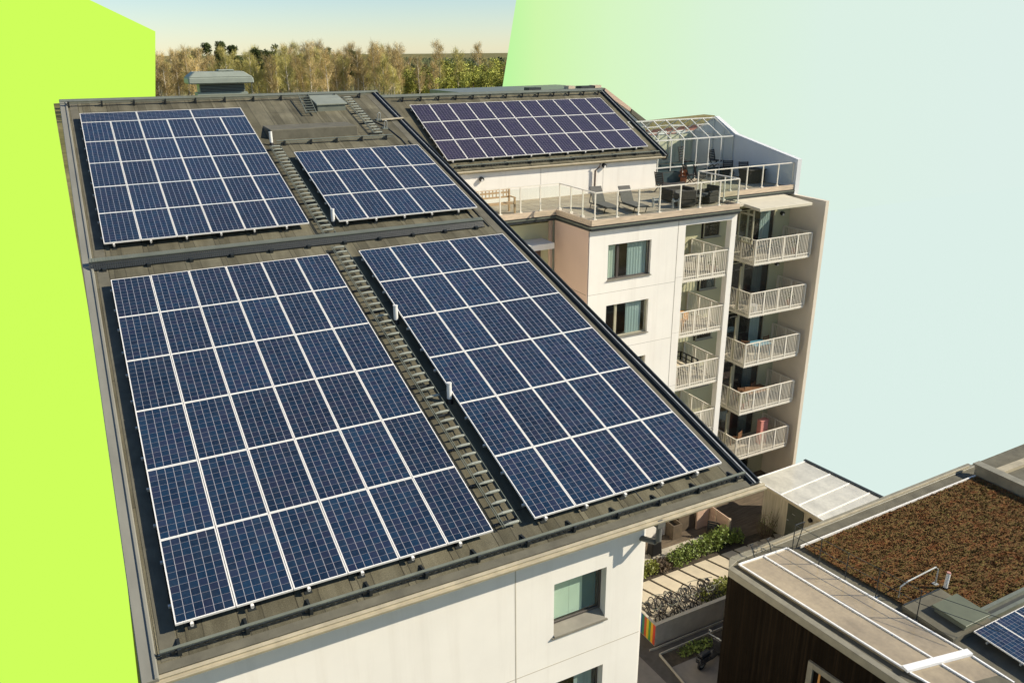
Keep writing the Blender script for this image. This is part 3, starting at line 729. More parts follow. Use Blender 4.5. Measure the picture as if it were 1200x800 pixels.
# small entrance canopy in the recess left of the beige wall
one(lambda m: (m.box(12.6, 17.38, 5.5, 6.6, -2.28, -2.03)), "canopy", WHITE, B)
one(lambda m: (m.box(16.75, 17.30, 6.56, 6.62, -4.3, -2.30), m.box(15.0, 16.2, 6.56, 6.62, -4.3, -2.30)), "door", M("maroon_door", (.10, .06, .05), .6), B)
# windows of the white facade
WLAB = ["top floor window with turquoise curtain", "second window from the top with half drawn turquoise curtain", None, None, None, None]
for k, h in enumerate(WIN_B[:4]):
    window(B, *h, 3.5, FRAMEW if k else FRAMED, [(0.02, .2, CURT), (.5, .97, CURTB)] if k == 0 else ([(.52, .9, CURTB)] if k == 1 else [(.2, .5, CURT)]), split=.26, label=WLAB[k], dark=DARKIN if k else INWOOD)
# doors and windows behind the loggias and balconies
for k in range(6):
    z = -3.95-ST*k
    if k < 5:
        window(B, 26.2, 27.25, z+1.05, z+2.1, 6.2-.13, FRAMEW, [(.5, 1, CURTD)] if k % 2 else [], sill=True, depth=.0, roff=.12)
        window(B, 23.1, 24.6, z+.05, z+2.15, 6.2-.13, FRAMEW, [(.65, .95, CURTD)], split=.5, sill=False, depth=.0, roff=.12)
    window(B, 28.0, 30.85, z+.05, z+2.2, 6.2-.13, FRAMEW, [(.68, .92, CURTB)] if k in (0, 2) else [(.62, .85, CURTD)], split=.36, sill=False, depth=.0, roff=.12)

# railings with flat pickets
def pickets(m, a, b, z0, z1, step=.107, low=True):
    a, b = Vector((*a, 0)), Vector((*b, 0)); L = (b-a).length; d = (b-a)/L; n = max(2, int(L/step))
    for i in range(n+1):
        p = a+d*(L*i/n); m.beam((p.x, p.y, z0), (p.x, p.y, z1-.02), .012, .042, 0, up=(d.x, d.y, 0)) if False else m.cbox((p.x, p.y, (z0+z1)/2), (.030 if abs(d.x) > .5 else .012, .012 if abs(d.x) > .5 else .030, z1-z0-.03))
def balcony(name, x0, x1, y0, y1, ztop, sides, label):
    zf = ztop-1.09
    o = one(lambda m: m.box(x0+.03, x1-.03, y0+.03, y1, zf-.17, zf), name, CONC, B)
    o["label"] = label
    runs = {'F': ((x0, y0), (x1, y0)), 'L': ((x0, y0), (x0, y1)), 'R': ((x1, y0), (x1, y1))}
    def tr(m):
        for si, s in enumerate(sides):
            a, b = runs[s]; e = .003*si; m.beam((*a, ztop-e), (*b, ztop-e), .06, .045); m.beam((*a, zf+.06-e), (*b, zf+.06-e), .02, .05); m.beam((*a, zf-.10-e), (*b, zf-.10-e), .022, .11)
            L = math.hypot(b[0]-a[0], b[1]-a[1]); n = max(1, round(L/.95))
            for i in range(n+1):
                x, y = a[0]+(b[0]-a[0])*i/n, a[1]+(b[1]-a[1])*i/n; m.cbox((x, y, (zf-.05+ztop)/2), (.085, .05, ztop-zf+.01-e) if s == 'F' else (.05, .085, ztop-zf+.01-e))
    rl = one(tr, "railing", WHITEM, o)
    def pk(m):
        for s in sides: pickets(m, *runs[s], zf-.21, ztop)
    one(pk, "picket", WHITEM, rl)
    return zf
fl = ["top", "second from the top", "middle", "second from the bottom", "lowest"]
for k in range(5):
    zf = balcony("loggia", 22.96, 25.54, 3.56, 6.15, -2.865-ST*k, "FR", f"{fl[k]} loggia railing between the white wall and the white pillar")
    zf = balcony("balcony", 27.91, 31.62, 4.25, 6.15, -2.85-ST*k, "FLR", f"{fl[k]} white balcony beside the beige side wall")
def canop(m): m.hexa([(27.86, 4.15, -1.44), (31.3, 4.15, -1.44), (31.3, 6.15, -1.30), (27.86, 6.15, -1.30), (27.86, 4.15, -1.30), (31.3, 4.15, -1.30), (31.3, 6.15, -1.16), (27.86, 6.15, -1.16)])
one(canop, "balcony_canopy", M("canopy_paint", (.62, .56, .42), .7, var=.06), B, bevel=.01)
one(lambda m: m.box(25.87, 27.85, 5.2, 6.15, -1.34, -1.22), "canopy_link", M("canopy_paint", (.6, .5, .4)), B)
def scr(m):
    for y in (4.55, 5.5): m.box(27.88, 27.93, y-.035, y+.035, -3.1, -1.45)
    m.box(27.88, 27.93, 4.585, 5.465, -1.72, -1.64); m.box(27.88, 27.93, 4.585, 5.465, -3.1, -3.03)
sco = one(scr, "side_screen", FRAMEW, B); sco["label"] = "framed glass side screen on the top balcony"
one(lambda m: m.box(27.90, 27.91, 4.585, 5.465, -3.03, -1.72), "pane", WGLASS, sco)
for k in range(1, 5):
    one(lambda m: (m.box(27.89, 27.95, 5.05, 5.13, -3.9-ST*k, -1.65-ST*k)), "balcony_post", FRAMEW, B)

def potted(x, y, z, lab, mt, seed, h=.5):
    t = thing("potted_plant", lab, "plant", (x, y, z)); one(lambda m: m.tube([(x, y, z), (x, y, z+.3)], [.12, .17], 12), "pot", M("terracotta", (.35, .13, .06), .8), t)
    tuft(t, (x, y, z+.3), (.24, .24), h, mt, 130, seed, .035, .09)
LATE = []
LATE.append(lambda: (potted(23.3, 4.0, -3.955-ST*2, "green potted plant at the left end of the middle loggia", LEAF, 61), potted(25.1, 4.0, -3.955, "small potted plant at the right end of the top loggia", LEAFY, 62, .35),
    potted(30.9, 4.6, -3.94-ST, "potted plant at the right end of the second balcony from the top", LEAF, 63), potted(28.4, 4.6, -3.94-ST*3, "yellow green potted plant on the second balcony from the bottom", LEAFY, 64), potted(31.0, 4.7, -3.94, "potted plant at the right end of the top balcony", LEAF, 65)))

# ================================================================== greenhouse on the terrace
G = thing("greenhouse", "glazed greenhouse with pitched glass roof at the back of the terrace", "greenhouse", (29, 12.5, -.86))
gx0, gx1, gy0, gym, gy1, ge, gr, gb = 25.95, 31.93, 10.8, 12.5, 14.2, 1.30, 2.17, -.12
def ghf(m):
    n = 7; w = .045
    xs = [gx0+(gx1-gx0)*i/n for i in range(n+1)]
    for x in xs:
        m.beam((x, gy0, -.86), (x, gy0, ge), w, w); m.beam((x, gy1, -.86), (x, gy1, ge), w, w)
        m.beam((x, gy0, ge), (x, gym, gr), w, w); m.beam((x, gym, gr), (x, gy1, ge), w, w)
    for a, z in ((gy0, ge), (gym, gr), (gy1, ge), (gy0, gb)): m.beam((gx0, a, z), (gx1, a, z), .06, .06)
    for x in (gx0, gx1):
        m.beam((x, gy0, ge), (x, gy1, ge), w, w); m.beam((x, gym, -.86), (x, gym, gr), w, w); m.beam((x, gy0+.8, -.86), (x, gy0+.8, ge+.3), .03, .03)
    for i in (1, 3, 5):                                                     # opening roof lights
        m.beam((xs[i], gy0+1.1, ge+.60), (xs[i+1], gy0+1.1, ge+.60), .04, .04)
    for i in (1, 3, 4): m.beam((xs[i], gy1-.9, ge+.5), (xs[i+1], gy1-.9, ge+.5), .04, .04)
one(ghf, "frame", M("greenhouse_frame", (.66, .64, .57), .45, 0., var=.1), G)
def ghg(m):
    m.face([(gx0, gy0, gb), (gx1, gy0, gb), (gx1, gy0, ge), (gx0, gy0, ge)]); m.face([(gx0, gy1, gb), (gx1, gy1, gb), (gx1, gy1, ge), (gx0, gy1, ge)])
    m.face([(gx0, gy0, ge), (gx1, gy0, ge), (gx1, gym, gr), (gx0, gym, gr)]); m.face([(gx0, gy1, ge), (gx1, gy1, ge), (gx1, gym, gr), (gx0, gym, gr)])
    m.face([(gx0, gy0, gb), (gx0, gy1, gb), (gx0, gy1, ge), (gx0, gym, gr), (gx0, gy0, ge)])
one(ghg, "glazing", GLASS, G)
one(lambda m: (m.box(gx0, 28.6, gy0+.03, gy0+.12, -.86, gb-.02), m.box(28.62, gx1, gy0+.03, gy0+.10, -.86, -.35)), "knee_wall", TEAL, G)
one(lambda m: (m.box(gx0, gx1, 14.25, 14.3, -.86, 1.2)), "back_wall", M("greenhouse_back", (.72, .68, .50), .8, var=.15, scale=2, stretch=(5, 1, .3)), G)
def bed(x0, x1, y0, y1, z0, z1, lab):
    t = thing("raised_bed", lab, "raised bed", ((x0+x1)/2, (y0+y1)/2, z0))
    def bd(m): m.box(x0, x1, y0, y0+.05, z0, z1); m.box(x0, x1, y1-.05, y1, z0, z1); m.box(x0, x0+.05, y0+.05, y1-.05, z0, z1); m.box(x1-.05, x1, y0+.05, y1-.05, z0, z1)
    one(bd, "box", TEAL, t); one(lambda m: m.box(x0+.05, x1-.05, y0+.05, y1-.05, z0, z1-.06), "soil", SOIL, t); return t
bed(26.4, 30.0, 11.4, 12.1, -.86, -.05, "dark raised planting bed inside the greenhouse")
bed(25.95, 27.8, 10.05, 10.6, -.86, -.28, "dark teal planting box in front of the greenhouse")
def tuft(t, c, r, h, mat_, n, seed, lw=.05, ll=.12, name="foliage"):
    q = random.Random(seed); m = MB()
    for i in range(n):
        a, b, k = q.uniform(0, 6.283), q.random()**.6, q.random()
        p = Vector((c[0]+r[0]*b*math.cos(a), c[1]+r[1]*b*math.sin(a), c[2]+h*k*(1-.45*b*b)))
        d = Vector((q.gauss(0, 1), q.gauss(0, 1), q.gauss(.35, .8))).normalized()*ll*q.uniform(.6, 1.3); s = d.cross(Vector((q.gauss(0, 1), q.gauss(0, 1), q.gauss(0, 1)))).normalized()*lw*q.uniform(.6, 1.3)
        m.face([p-s*.2, p+d*.5+s, p+d, p+d*.5-s])
    return m.build(name, mat_, t)
for fn_ in LATE: fn_()
t = thing("flower_pot", "terracotta pot of orange flowers by the slatted chair", "flower pot", (27.75, 9.75, -.86))
one(lambda m: m.tube([(27.75, 9.75, -.86), (27.75, 9.75, -.52)], [.13, .19], 14), "pot", M("terracotta", (.35, .13, .06), .8), t)
tuft(t, (27.75, 9.75, -.52), (.22, .22), .5, M("orange_bloom", (.34, .10, .03), .7, var=.5, scale=8), 160, 5, .04, .07)

def slat_chair(x, y, z, h, rz, lab, k=0):
    t = thing("slatted_chair", lab, "garden chair", (x, y, z), (0, 0, rz), "dark slatted chairs on the terrace"); w = .5
    def bk(m):
        for a in (-w/2, w/2): m.beam((a, 0, .42), (a, .14, h), .045, .035)
        for i in range(6): 
            u = .5+(h-.55)*i/5; m.beam((-w/2, .14*(u-.42)/(h-.42), u), (w/2, .14*(u-.42)/(h-.42), u), .02, .062)
    lbuild(bk, "backrest", WICKER, t)
    lbuild(lambda m: [m.box(-w/2, w/2, -.48+i*.09, -.41+i*.09, .42, .445) for i in range(6)], "seat", WICKER, t)
    for a in (-w/2, w/2):
        lbuild(lambda m: m.beam((a, -.46, .42), (a, .1, 0), .035, .035), "leg", WICKER, t); lbuild(lambda m: m.beam((a, .0, .42), (a, -.42, 0), .035, .035), "leg", WICKER, t)
slat_chair(29.7, 12.35, -.5, 1.2, R(20), "dark slatted chair inside the greenhouse, the one further left")
slat_chair(31.35, 11.7, -.5, 1.0, R(15), "dark slatted chair inside the greenhouse next to the grey side wall")
slat_chair(27.95, 10.2-.4, -.86, .98, R(75), "dark slatted chair by the orange flowers")
slat_chair(28.25, 9.35, -.86, .98, R(60), "dark slatted chair just behind the corner of the glass railing")
slat_chair(30.9, 9.9, -.86, .98, R(-30), "dark slatted chair outside the greenhouse nearest its right end")
slat_chair(31.3, 9.1, -.86, .98, R(-20), "dark slatted chair in front of the grey terrace wall")
slat_chair(25.0, 8.2, -.86, 1.0, R(100), "dark slatted chair at the end of the white upper wall")
# dark wicker furniture
def wicker(x, y, rz, lab, s=1.):
    t = thing("wicker_armchair", lab, "armchair", (x, y, -.86), (0, 0, rz), "dark wicker seats on the terrace")
    lbuild(lambda m: m.box(-.38*s, .38*s, -.38, .38, .06, .36), "base", WICKER, t, bevel=.03)
    lbuild(lambda m: m.box(-.38*s, .38*s, .28, .40, .36, .78), "backrest", WICKER, t, bevel=.03)
    for a in (-1, 1): lbuild(lambda m: m.box(*sorted((a*.38*s, a*.26*s)), -.38, .275, .362, .60), "armrest", WICKER, t, bevel=.03)
    lbuild(lambda m: m.box(-.25*s, .25*s, -.36, .27, .362, .46), "cushion", FABR, t, bevel=.03)
wicker(23.6, 4.55, R(170), "dark wicker armchair standing left in the seating group"); wicker(25.15, 4.75, R(-80), "dark wicker armchair by the right corner of the glass railing")
wicker(24.3, 5.9, R(5), "long dark wicker sofa at the back of the seating group", 1.9)
t = thing("coffee_table", "low dark wicker table between the terrace seats", "table", (24.4, 4.85, -.86))
one(lambda m: m.box(23.95, 24.75, 4.5, 5.2, -.50, -.45), "tabletop", M("table_glass", (.12, .115, .10), .2), t)
one(lambda m: m.box(24.02, 24.68, 4.57, 5.13, -.80, -.502), "base", WICKER, t)
for (x, y), lab in zip(((22.45, 5.1), (23.05, 4.45)), ("pale metal stool beside the loungers", "pale metal stool in front of the wicker armchair")):
    t = thing("metal_stool", lab, "stool", (x, y, -.86), group="pale stools on the terrace")
    lbuild(lambda m: (m.tube([(-.17, 0, 0), (-.17, 0, .42)], .05, 10), m.tube([(.17, 0, 0), (.17, 0, .42)], .05, 10)), "leg", METAL_L, t)
    lbuild(lambda m: m.box(-.2, .2, -.08, .08, .30, .34), "seat", METAL_L, t)
t = thing("storage_box", "dark wicker storage box against the grey terrace wall", "storage box", (31.4, 8.3, -.86))
one(lambda m: m.box(30.6, 31.7, 7.9, 8.7, -.86, -.2), "body", WICKER, t, bevel=.02); one(lambda m: m.box(30.55, 31.75, 7.85, 8.75, -.198, -.14), "lid", WICKER, t, bevel=.02)
# loungers
def lounger(x, y, lab):
    t = thing("sun_lounger", lab, "sun lounger", (x, y, -.86), (0, 0, R(-6)), "grey sun loungers on the terrace")
    lbuild(lambda m: m.box(-.3, .3, -.75, .55, .28, .33), "seat", FABR, t, bevel=.01)
    lbuild(lambda m: m.beam((0, .57, .31), (0, 1.0, .95), .60, .045, up=(0, -1, .5)), "backrest", FABR, t, bevel=.01)
    def fr(m):
        for a in (-.32, .32): m.beam((a, -.78, .27), (a, .9, .27), .03, .04); m.beam((a*.9, .95, .28), (a*.9, .82, .70), .025, .025)
    lbuild(fr, "frame", BLACK, t)
    for a in (-.3, .3):
        for b in (-.6, .75): lbuild(lambda m: m.beam((a, b, .26), (a, b+.12, 0), .03, .03), "leg", BLACK, t)
lounger(19.85, 5.35, "grey sun lounger nearer the left glass railing"); lounger(21.05, 4.85, "grey sun lounger nearer the wicker seats")
# bench
t = thing("garden_bench", "slatted wooden bench against the white upper wall", "bench", (15.6, 7.2, -.86))
def bs(m):
    for i in range(5): m.box(14.6, 16.2, 6.95+i*.10, 7.03+i*.10, -.46, -.43)
one(bs, "seat", TEAK, t)
def bk(m):
    for z in (-.25, -.05, .1): m.box(14.6, 16.2, 7.46, 7.50, z, z+.07)
    for i in range(9): m.box(14.7+i*.17, 14.74+i*.17, 7.465, 7.495, -.2, .12)
one(bk, "backrest", TEAK, t)
for x in (14.6, 16.2):
    for y in (6.95, 7.48): one(lambda m: m.box(x-.035, x+.035, y-.035, y+.035, -.86, -.2 if y < 7 else .18), "leg", TEAK, t)
    one(lambda m: m.box(x-.04, x+.04, 6.9, 7.44, -.198, -.16), "armrest", TEAK, t)

# balcony furniture
def simple_table(x, y, z, lab, mat_, w=.8, d=.7, h=.72):
    t = thing("balcony_table", lab, "table", (x, y, z)); lbuild(lambda m: m.box(-w/2, w/2, -d/2, d/2, h-.04, h), "tabletop", mat_, t, bevel=.006)
    for a in (-1, 1):
        for b in (-1, 1): lbuild(lambda m: m.box(a*(w/2-.05)-.02, a*(w/2-.05)+.02, b*(d/2-.05)-.02, b*(d/2-.05)+.02, 0, h-.042), "leg", mat_, t)
def simple_chair(x, y, z, rz, lab, mat_):
    t = thing("balcony_chair", lab, "chair", (x, y, z), (0, 0, rz)); lbuild(lambda m: m.box(-.22, .22, -.22, .22, .42, .46), "seat", mat_, t, bevel=.01)
    def b(m):
        for a in (-.2, .2): m.box(a-.02, a+.02, .19, .23, .462, .9)
        for k in range(3): m.box(-.18, .18, .2, .22, .55+k*.12, .63+k*.12)
    lbuild(b, "backrest", mat_, t)
    for a in (-.19, .19):
        for c in (-.19, .19): lbuild(lambda m: m.box(a-.02, a+.02, c-.02, c+.02, 0, .418), "leg", mat_, t)
F = [-2.865-ST*k-1.09 for k in range(5)]
simple_table(23.5, 4.7, F[1], "orange wooden table in the second loggia from the top", OWOOD, .8, .8, .8)
simple_chair(23.6, 4.2, F[1], R(200), "orange wooden chair in front of the orange loggia table", OWOOD)
t = thing("balcony_sofa", "black framed sofa with pale cushions in the middle loggia", "sofa", (24.2, 5.0, F[2]))
def sf(m):
    z = F[2]
    for a, b in (((23.2, 5.6), (24.9, 5.6)), ((24.9, 5.6), (24.9, 4.3))):
        m.beam((*a, z+.85), (*b, z+.85), .05, .05); m.beam((*a, z+.6), (*b, z+.6), .04, .04); m.beam((*a, z+.3), (*b, z+.3), .05, .05)
        for q in (0, .33, .66, 1): x, y = a[0]+(b[0]-a[0])*q, a[1]+(b[1]-a[1])*q; m.box(x-.03, x+.03, y-.03, y+.03, z, z+.84)
    m.beam((23.2, 4.9, z+.3), (24.2, 4.9, z+.3), .05, .05); m.beam((24.2, 4.9, z+.3), (24.2, 4.3, z+.3), .05, .05)
one(sf, "frame", BLACK, t); one(lambda m: (m.box(23.25, 24.85, 4.95, 5.55, F[2]+.33, F[2]+.46), m.box(24.25, 24.85, 4.3, 4.93, F[2]+.33, F[2]+.46)), "cushion", M("cream_cushion", (.6, .52, .38), .9), t, bevel=.03)
t = thing("kettle_grill", "black kettle grill in the top loggia", "grill", (23.35, 4.5, F[0]))
one(lambda m: m.tube([(23.35, 4.5, F[0]+.62), (23.35, 4.5, F[0]+.7), (23.35, 4.5, F[0]+.85), (23.35, 4.5, F[0]+1.0), (23.35, 4.5, F[0]+1.08)], [.12, .25, .30, .22, .05], 16), "bowl", BLACK, t, smooth=True)
for a in range(3): one(lambda m: m.beam((23.35+.12*math.cos(a*2.1), 4.5+.12*math.sin(a*2.1), F[0]+.66), (23.35+.28*math.cos(a*2.1), 4.5+.28*math.sin(a*2.1), F[0]), .025, .025), "leg", METAL_D, t)
simple_table(24.5, 4.6, F[0], "pale table in the top loggia", CONC)
for k, x, y, mt, lb in ((1, 29.0, 5.2, BLACK, "dark chair on the second balcony from the top"), (2, 28.9, 5.3, BWOOD, "brown chair left of the table on the middle balcony"), (2, 30.2, 5.4, BWOOD, "brown chair right of the table on the middle balcony"),
        (3, 28.9, 5.4, BWOOD, "brown chair at the left on the second balcony from the bottom"), (3, 29.8, 5.6, BWOOD, "brown chair at the back wall on the second balcony from the bottom"), (4, 29.0, 5.4, BWOOD, "brown chair on the lowest balcony")):
    simple_chair(x, y, -2.85-ST*k-1.09, R(30*k+40*x), lb, mt)
simple_table(29.5, 4.95, -2.85-ST*2-1.09, "table with a turquoise cloth on the middle balcony", BLUE, 1.1, .7)
simple_table(29.6, 5.0, -2.85-ST*3-1.09, "long brown table on the second balcony from the bottom", BWOOD, 1.5, .8)
simple_table(29.2, 5.2, -2.85-1.09, "dark table set on the top balcony", BLACK, 1.4, .8)
t = thing("laundry_box", "pink cloth covered box on the lowest balcony", "box", (30.4, 5.0, -2.85-ST*4-1.09))
one(lambda m: m.box(30.2, 30.75, 4.85, 5.15, -2.85-ST*4-1.09, -2.85-ST*4+.28), "body", PINK, t, bevel=.02); one(lambda m: m.box(30.18, 30.77, 4.83, 5.17, -2.85-ST*4+.282, -2.85-ST*4+.32), "lid", PINK, t, bevel=.01)
t = thing("white_bucket", "white bucket behind the railing of the second balcony from the top", "bucket", (28.4, 4.5, -2.85-ST-1.09))
lbuild(lambda m: m.tube([(0, 0, 0), (0, 0, .38)], [.17, .22], 14), "body", WHITEP, t); lbuild(lambda m: m.ring((0, 0, .39), .2, .012, 'Y', 14, 5) if False else m.tube([(0, 0, .381), (0, 0, .40)], .235, 14), "rim", WHITEP, t)

# ================================================================== courtyard
def sheet(name, pts, z, mat_, th=.05): return struct(one(lambda m: m.prism([(x, y, z) for x, y in pts], (0, 0, -th)), name, mat_, None))
Z = ZG
sheet("asphalt", [(13.5, -14), (30, -14), (30, -1.9), (17.46, -1.9), (13.5, -1.9)], Z+.004, ASPH)
sheet("pavement", [(12.4, -14), (17.05, -14), (16.6, -3.0), (16.35, 3.2), (12.4, 3.2)], Z+.012, PAVE, .03)
sheet("lower_terrace", [(17.9, 1.75), (24.6, 1.45), (24.6, 2.55), (17.9, 2.55)], Z+.012, CONC, .03)
sheet("timber_deck", [(17.9, 2.56), (25.5, 2.56), (25.5, 6.2), (17.9, 6.2)], Z+.016, DWOOD, .03)
sheet("dark_deck", [(25.6, 1.45), (33.0, 1.2), (33.0, 6.2), (25.6, 6.2)], Z+.012, DWOOD, .03)
sheet("flower_bed", [(17.4, .85), (28.0, .6), (28.0, 1.44), (17.4, 1.74)], Z+.008, SOIL, .04)
sheet("bike_yard", [(17.62, -2.7), (24.5, -2.7), (24.5, -.9), (17.62, -1.6)], Z+.008, SOIL, .04)
def slabs(m):
    n = 13
    for i in range(n):
        x = 16.7+i*.84; d = .48
        m.hexa([(x, .82, Z-.04), (x+.70, .82, Z-.04), (x+.68+d*1.8, -1.75, Z-.04), (x+d*1.8, -1.75, Z-.04)][::-1] + [(x, .82, Z+.03), (x+.70, .82, Z+.03), (x+.73+d*1.8, -1.75, Z+.03), (x+d*1.8, -1.75, Z+.03)][::-1])
struct(one(slabs, "path", M("pale_slab", (.53, .455, .33), .9, var=.1, scale=1.6, bmp=.1), None))
sheet("path_base", [(16.6, .85), (28.0, .6), (28.0, -1.8), (16.6, -1.8)], Z+.002, SOIL, .04)
def stones(m):
    for i in range(4): m.cbox((25.9+i*.62, .25+.05*i, Z+.03), (.45, .9, .05), 0, R(-28))
struct(one(stones, "stepping_stones", CONCD, None))
# planter wall round the bicycles, with the striped end
t = thing("planter_wall", "low concrete wall round the bicycles with rainbow stripes on its end", "wall", (19.5, -2.8, Z))
one(lambda m: (m.box(17.5, 25.0, -2.83, -2.70, Z, -16.32), m.box(17.5, 17.62, -2.695, -1.65, Z, -16.32)), "wall", CONCD, t, bevel=.01)
one(lambda m: m.box(17.5, 25, -2.85, -2.68, -16.317, -16.28), "coping", CONC, t)
for i, c in enumerate(((.55, .06, .03), (.75, .40, .03), (.10, .30, .05), (.70, .50, .04), (.55, .10, .03), (.05, .22, .12), (.04, .12, .30), (.14, .05, .22))):
    y0 = -2.82+i*.145
    s = one(lambda m: m.box(17.485, 17.498, y0, y0+.14, Z+.05, -16.34), "stripe", M("stripe_paint_%d" % i, c, .6, var=.12), t)
t = thing("kerb_edging", "thin pale steel edging along the dark planting strip", "edging", (18.5, -3.4, Z), group="steel edgings")
one(lambda m: (m.beam((17.15, -2.95, Z+.04), (17.5, -3.0, Z+.04), .03, .1), m.beam((17.5, -2.98, Z+.04), (22.0, -2.98, Z+.04), .03, .1)), "edge", CONC, t)
t = thing("kerb_edging", "pale edging nearer the scooter", "edging", (18.6, -3.6, Z), group="steel edgings")
one(lambda m: (m.beam((17.35, -3.35, Z+.05), (22.0, -3.30, Z+.05), .04, .12), m.beam((17.35, -3.35, Z+.05), (17.1, -6.5, Z+.05), .04, .12)), "edge", CONC, t)
sheet("planting_strip", [(17.4, -4.1), (22, -4.0), (22, -3.34), (17.38, -3.36)], Z+.015, SOIL, .03)
sheet("scooter_stand", [(17.3, -6.2), (23, -6.2), (23, -4.12), (17.35, -4.12)], Z+.012, PAVE, .03)
# shrubs of the hedge
def shrub(x, y, r, h, mat_, lab, seed, n=420, grp="shrubs of the hedge"):
    t = thing("shrub", lab, "shrub", (x, y, Z), group=grp); q = random.Random(seed)
    tuft(t, (x, y, Z+.12), (r, r*.85), h, mat_, n, seed, .045, .13)
    m = MB()
    for i in range(9):
        a = q.uniform(0, 6.28); m.tube([(x, y, Z), (x+r*.6*math.cos(a), y+r*.6*math.sin(a), Z+h*.8)], [.018, .006], 5)
    m.build("stem", TWIG, t)
hs = [(19.6, 1.15, .42, .55, LEAFY), (20.3, 1.25, .40, .6, LEAFY), (21.0, 1.25, .5, .4, TWIG), (21.7, 1.2, .45, .75, LEAF), (22.3, 1.3, .5, .8, LEAF), (22.95, 1.35, .48, .85, LEAF), (23.6, 1.35, .45, .85, LEAF), (24.25, 1.4, .5, .95, LEAF), (24.9, 1.45, .5, 1.0, LEAF), (25.6, 1.3, .42, .7, LEAF)]
HL = ["yellow green shrub closest to the front building corner", "yellow green shrub second along from the front building corner", "brown leafless low shrub in the hedge", "green shrub beside the brown leafless one", "bushy green shrub before the sunlit slab",
      "green shrub in the middle of the hedge", "green shrub in front of the timber deck", "taller green shrub by the outdoor chair", "tallest green shrub at the foot of the pink screen", "smaller shaded green shrub beyond the pink screen"]
for i, (x, y, r, h, mt) in enumerate(hs): shrub(x, y, r, h, mt, HL[i], 40+i)
t = thing("bare_shrub", "bare twiggy shrub in front of the shed wall", "shrub", (27.3, .95, Z)); m = MB(); q = random.Random(11)
for i in range(46):
    a, l = q.uniform(0, 6.28), q.uniform(.7, 1.5); b = Vector((27.3+.25*math.cos(a), .95+.2*math.sin(a), Z)); e = b+Vector((.6*math.cos(a)*q.random(), .45*math.sin(a)*q.random(), l)); m.tube([b, (b+e)/2+Vector((q.gauss(0, .05), q.gauss(0, .05), 0)), e], [.014, .01, .004], 4)
m.build("branch", TWIG, t); tuft(t, (27.3, .95, Z+.4), (.6, .5), 1.0, LEAF, 170, 12, .02, .07)
tag(tuft(None, (22.6, -1.5, Z+.02), (1.6, .75), .35, LEAFY, 1500, 21, .05, .14, "ground_cover"), "bright yellow green ground cover behind the bicycles", "ground cover", kind="stuff")
tag(tuft(None, (18.9, -3.75, Z+.02), (.9, .3), .25, LEAF, 420, 22, .04, .12, "ground_cover"), "dark green ground cover in the shaded strip by the scooter", "ground cover", kind="stuff")

# bicycles
def bike_proto():
    t = thing("bicycle", "", "bicycle")
    for x, nm in ((-.52, "wheel"), (.52, "wheel")):
        w = lbuild(lambda m: m.ring((x, 0, .34), .32, .022, 'Y', 20, 6), nm, RUBBER, t)
        lbuild(lambda m: [m.beam((x-.31*math.cos(a), 0, .34-.31*math.sin(a)), (x+.31*math.cos(a), 0, .34+.31*math.sin(a)), .006, .006) for a in (0, .5, 1.05, 1.57, 2.1, 2.6)], "spokes", METAL_D, w)
    def fr(m):
        for a, b in (((-.52, .34), (-.08, .30)), ((-.08, .30), (-.20, .78)), ((-.20, .74), (.36, .80)), ((-.08, .30), (.38, .72)), ((.52, .34), (.34, .92)), ((-.52, .34), (-.20, .74))): m.tube([(a[0], 0, a[1]), (b[0], 0, b[1])], .018, 6)
    lbuild(fr, "frame", M("bike_paint", (.05, .045, .045), .4, .2, var=.3, rnd_obj=.6), t)
    lbuild(lambda m: m.tube([(.26, -.28, 1.02), (.34, -.12, .98), (.34, .12, .98), (.26, .28, 1.02)], .014, 6), "handlebar", METAL_G, t)
    lbuild(lambda m: m.hexa([(-.33, -.07, .84), (-.10, -.03, .84), (-.10, .03, .84), (-.33, .07, .84), (-.33, -.08, .89), (-.08, -.03, .88), (-.08, .03, .88), (-.33, .08, .89)]), "saddle", BLACK, t); return t
bp = bike_proto()
bspots = [(17.95, 85), (18.3, 97), (18.6, 82), (18.95, 92), (19.25, 100), (19.6, 84), (19.9, 95), (20.25, 80), (20.6, 93), (21.0, 105), (21.35, 86), (21.7, 96)]
BL = ["bicycle closest to the rainbow striped wall end", "bicycle second along from the striped wall end", "bicycle third along from the striped wall end", "bicycle fourth along from the striped wall end", "bicycle fifth along from the striped wall end", "bicycle sixth along from the striped wall end",
      "bicycle sixth back from the green ground cover", "bicycle fifth back from the green ground cover", "bicycle fourth back from the green ground cover", "bicycle third back from the green ground cover", "bicycle second back from the green ground cover", "bicycle closest to the yellow green ground cover"]
for i, (x, a) in enumerate(bspots):
    o = bp if i == 0 else copy_tree(bp)
    o.location = (x, -1.72+.12*(i % 3), Z+.01); o.rotation_euler = (R((-6, 4, 8)[i % 3]), 0, R(a + (180 if i % 2 else 0))); tag(o, BL[i], "bicycle", "bicycles parked behind the low concrete wall")
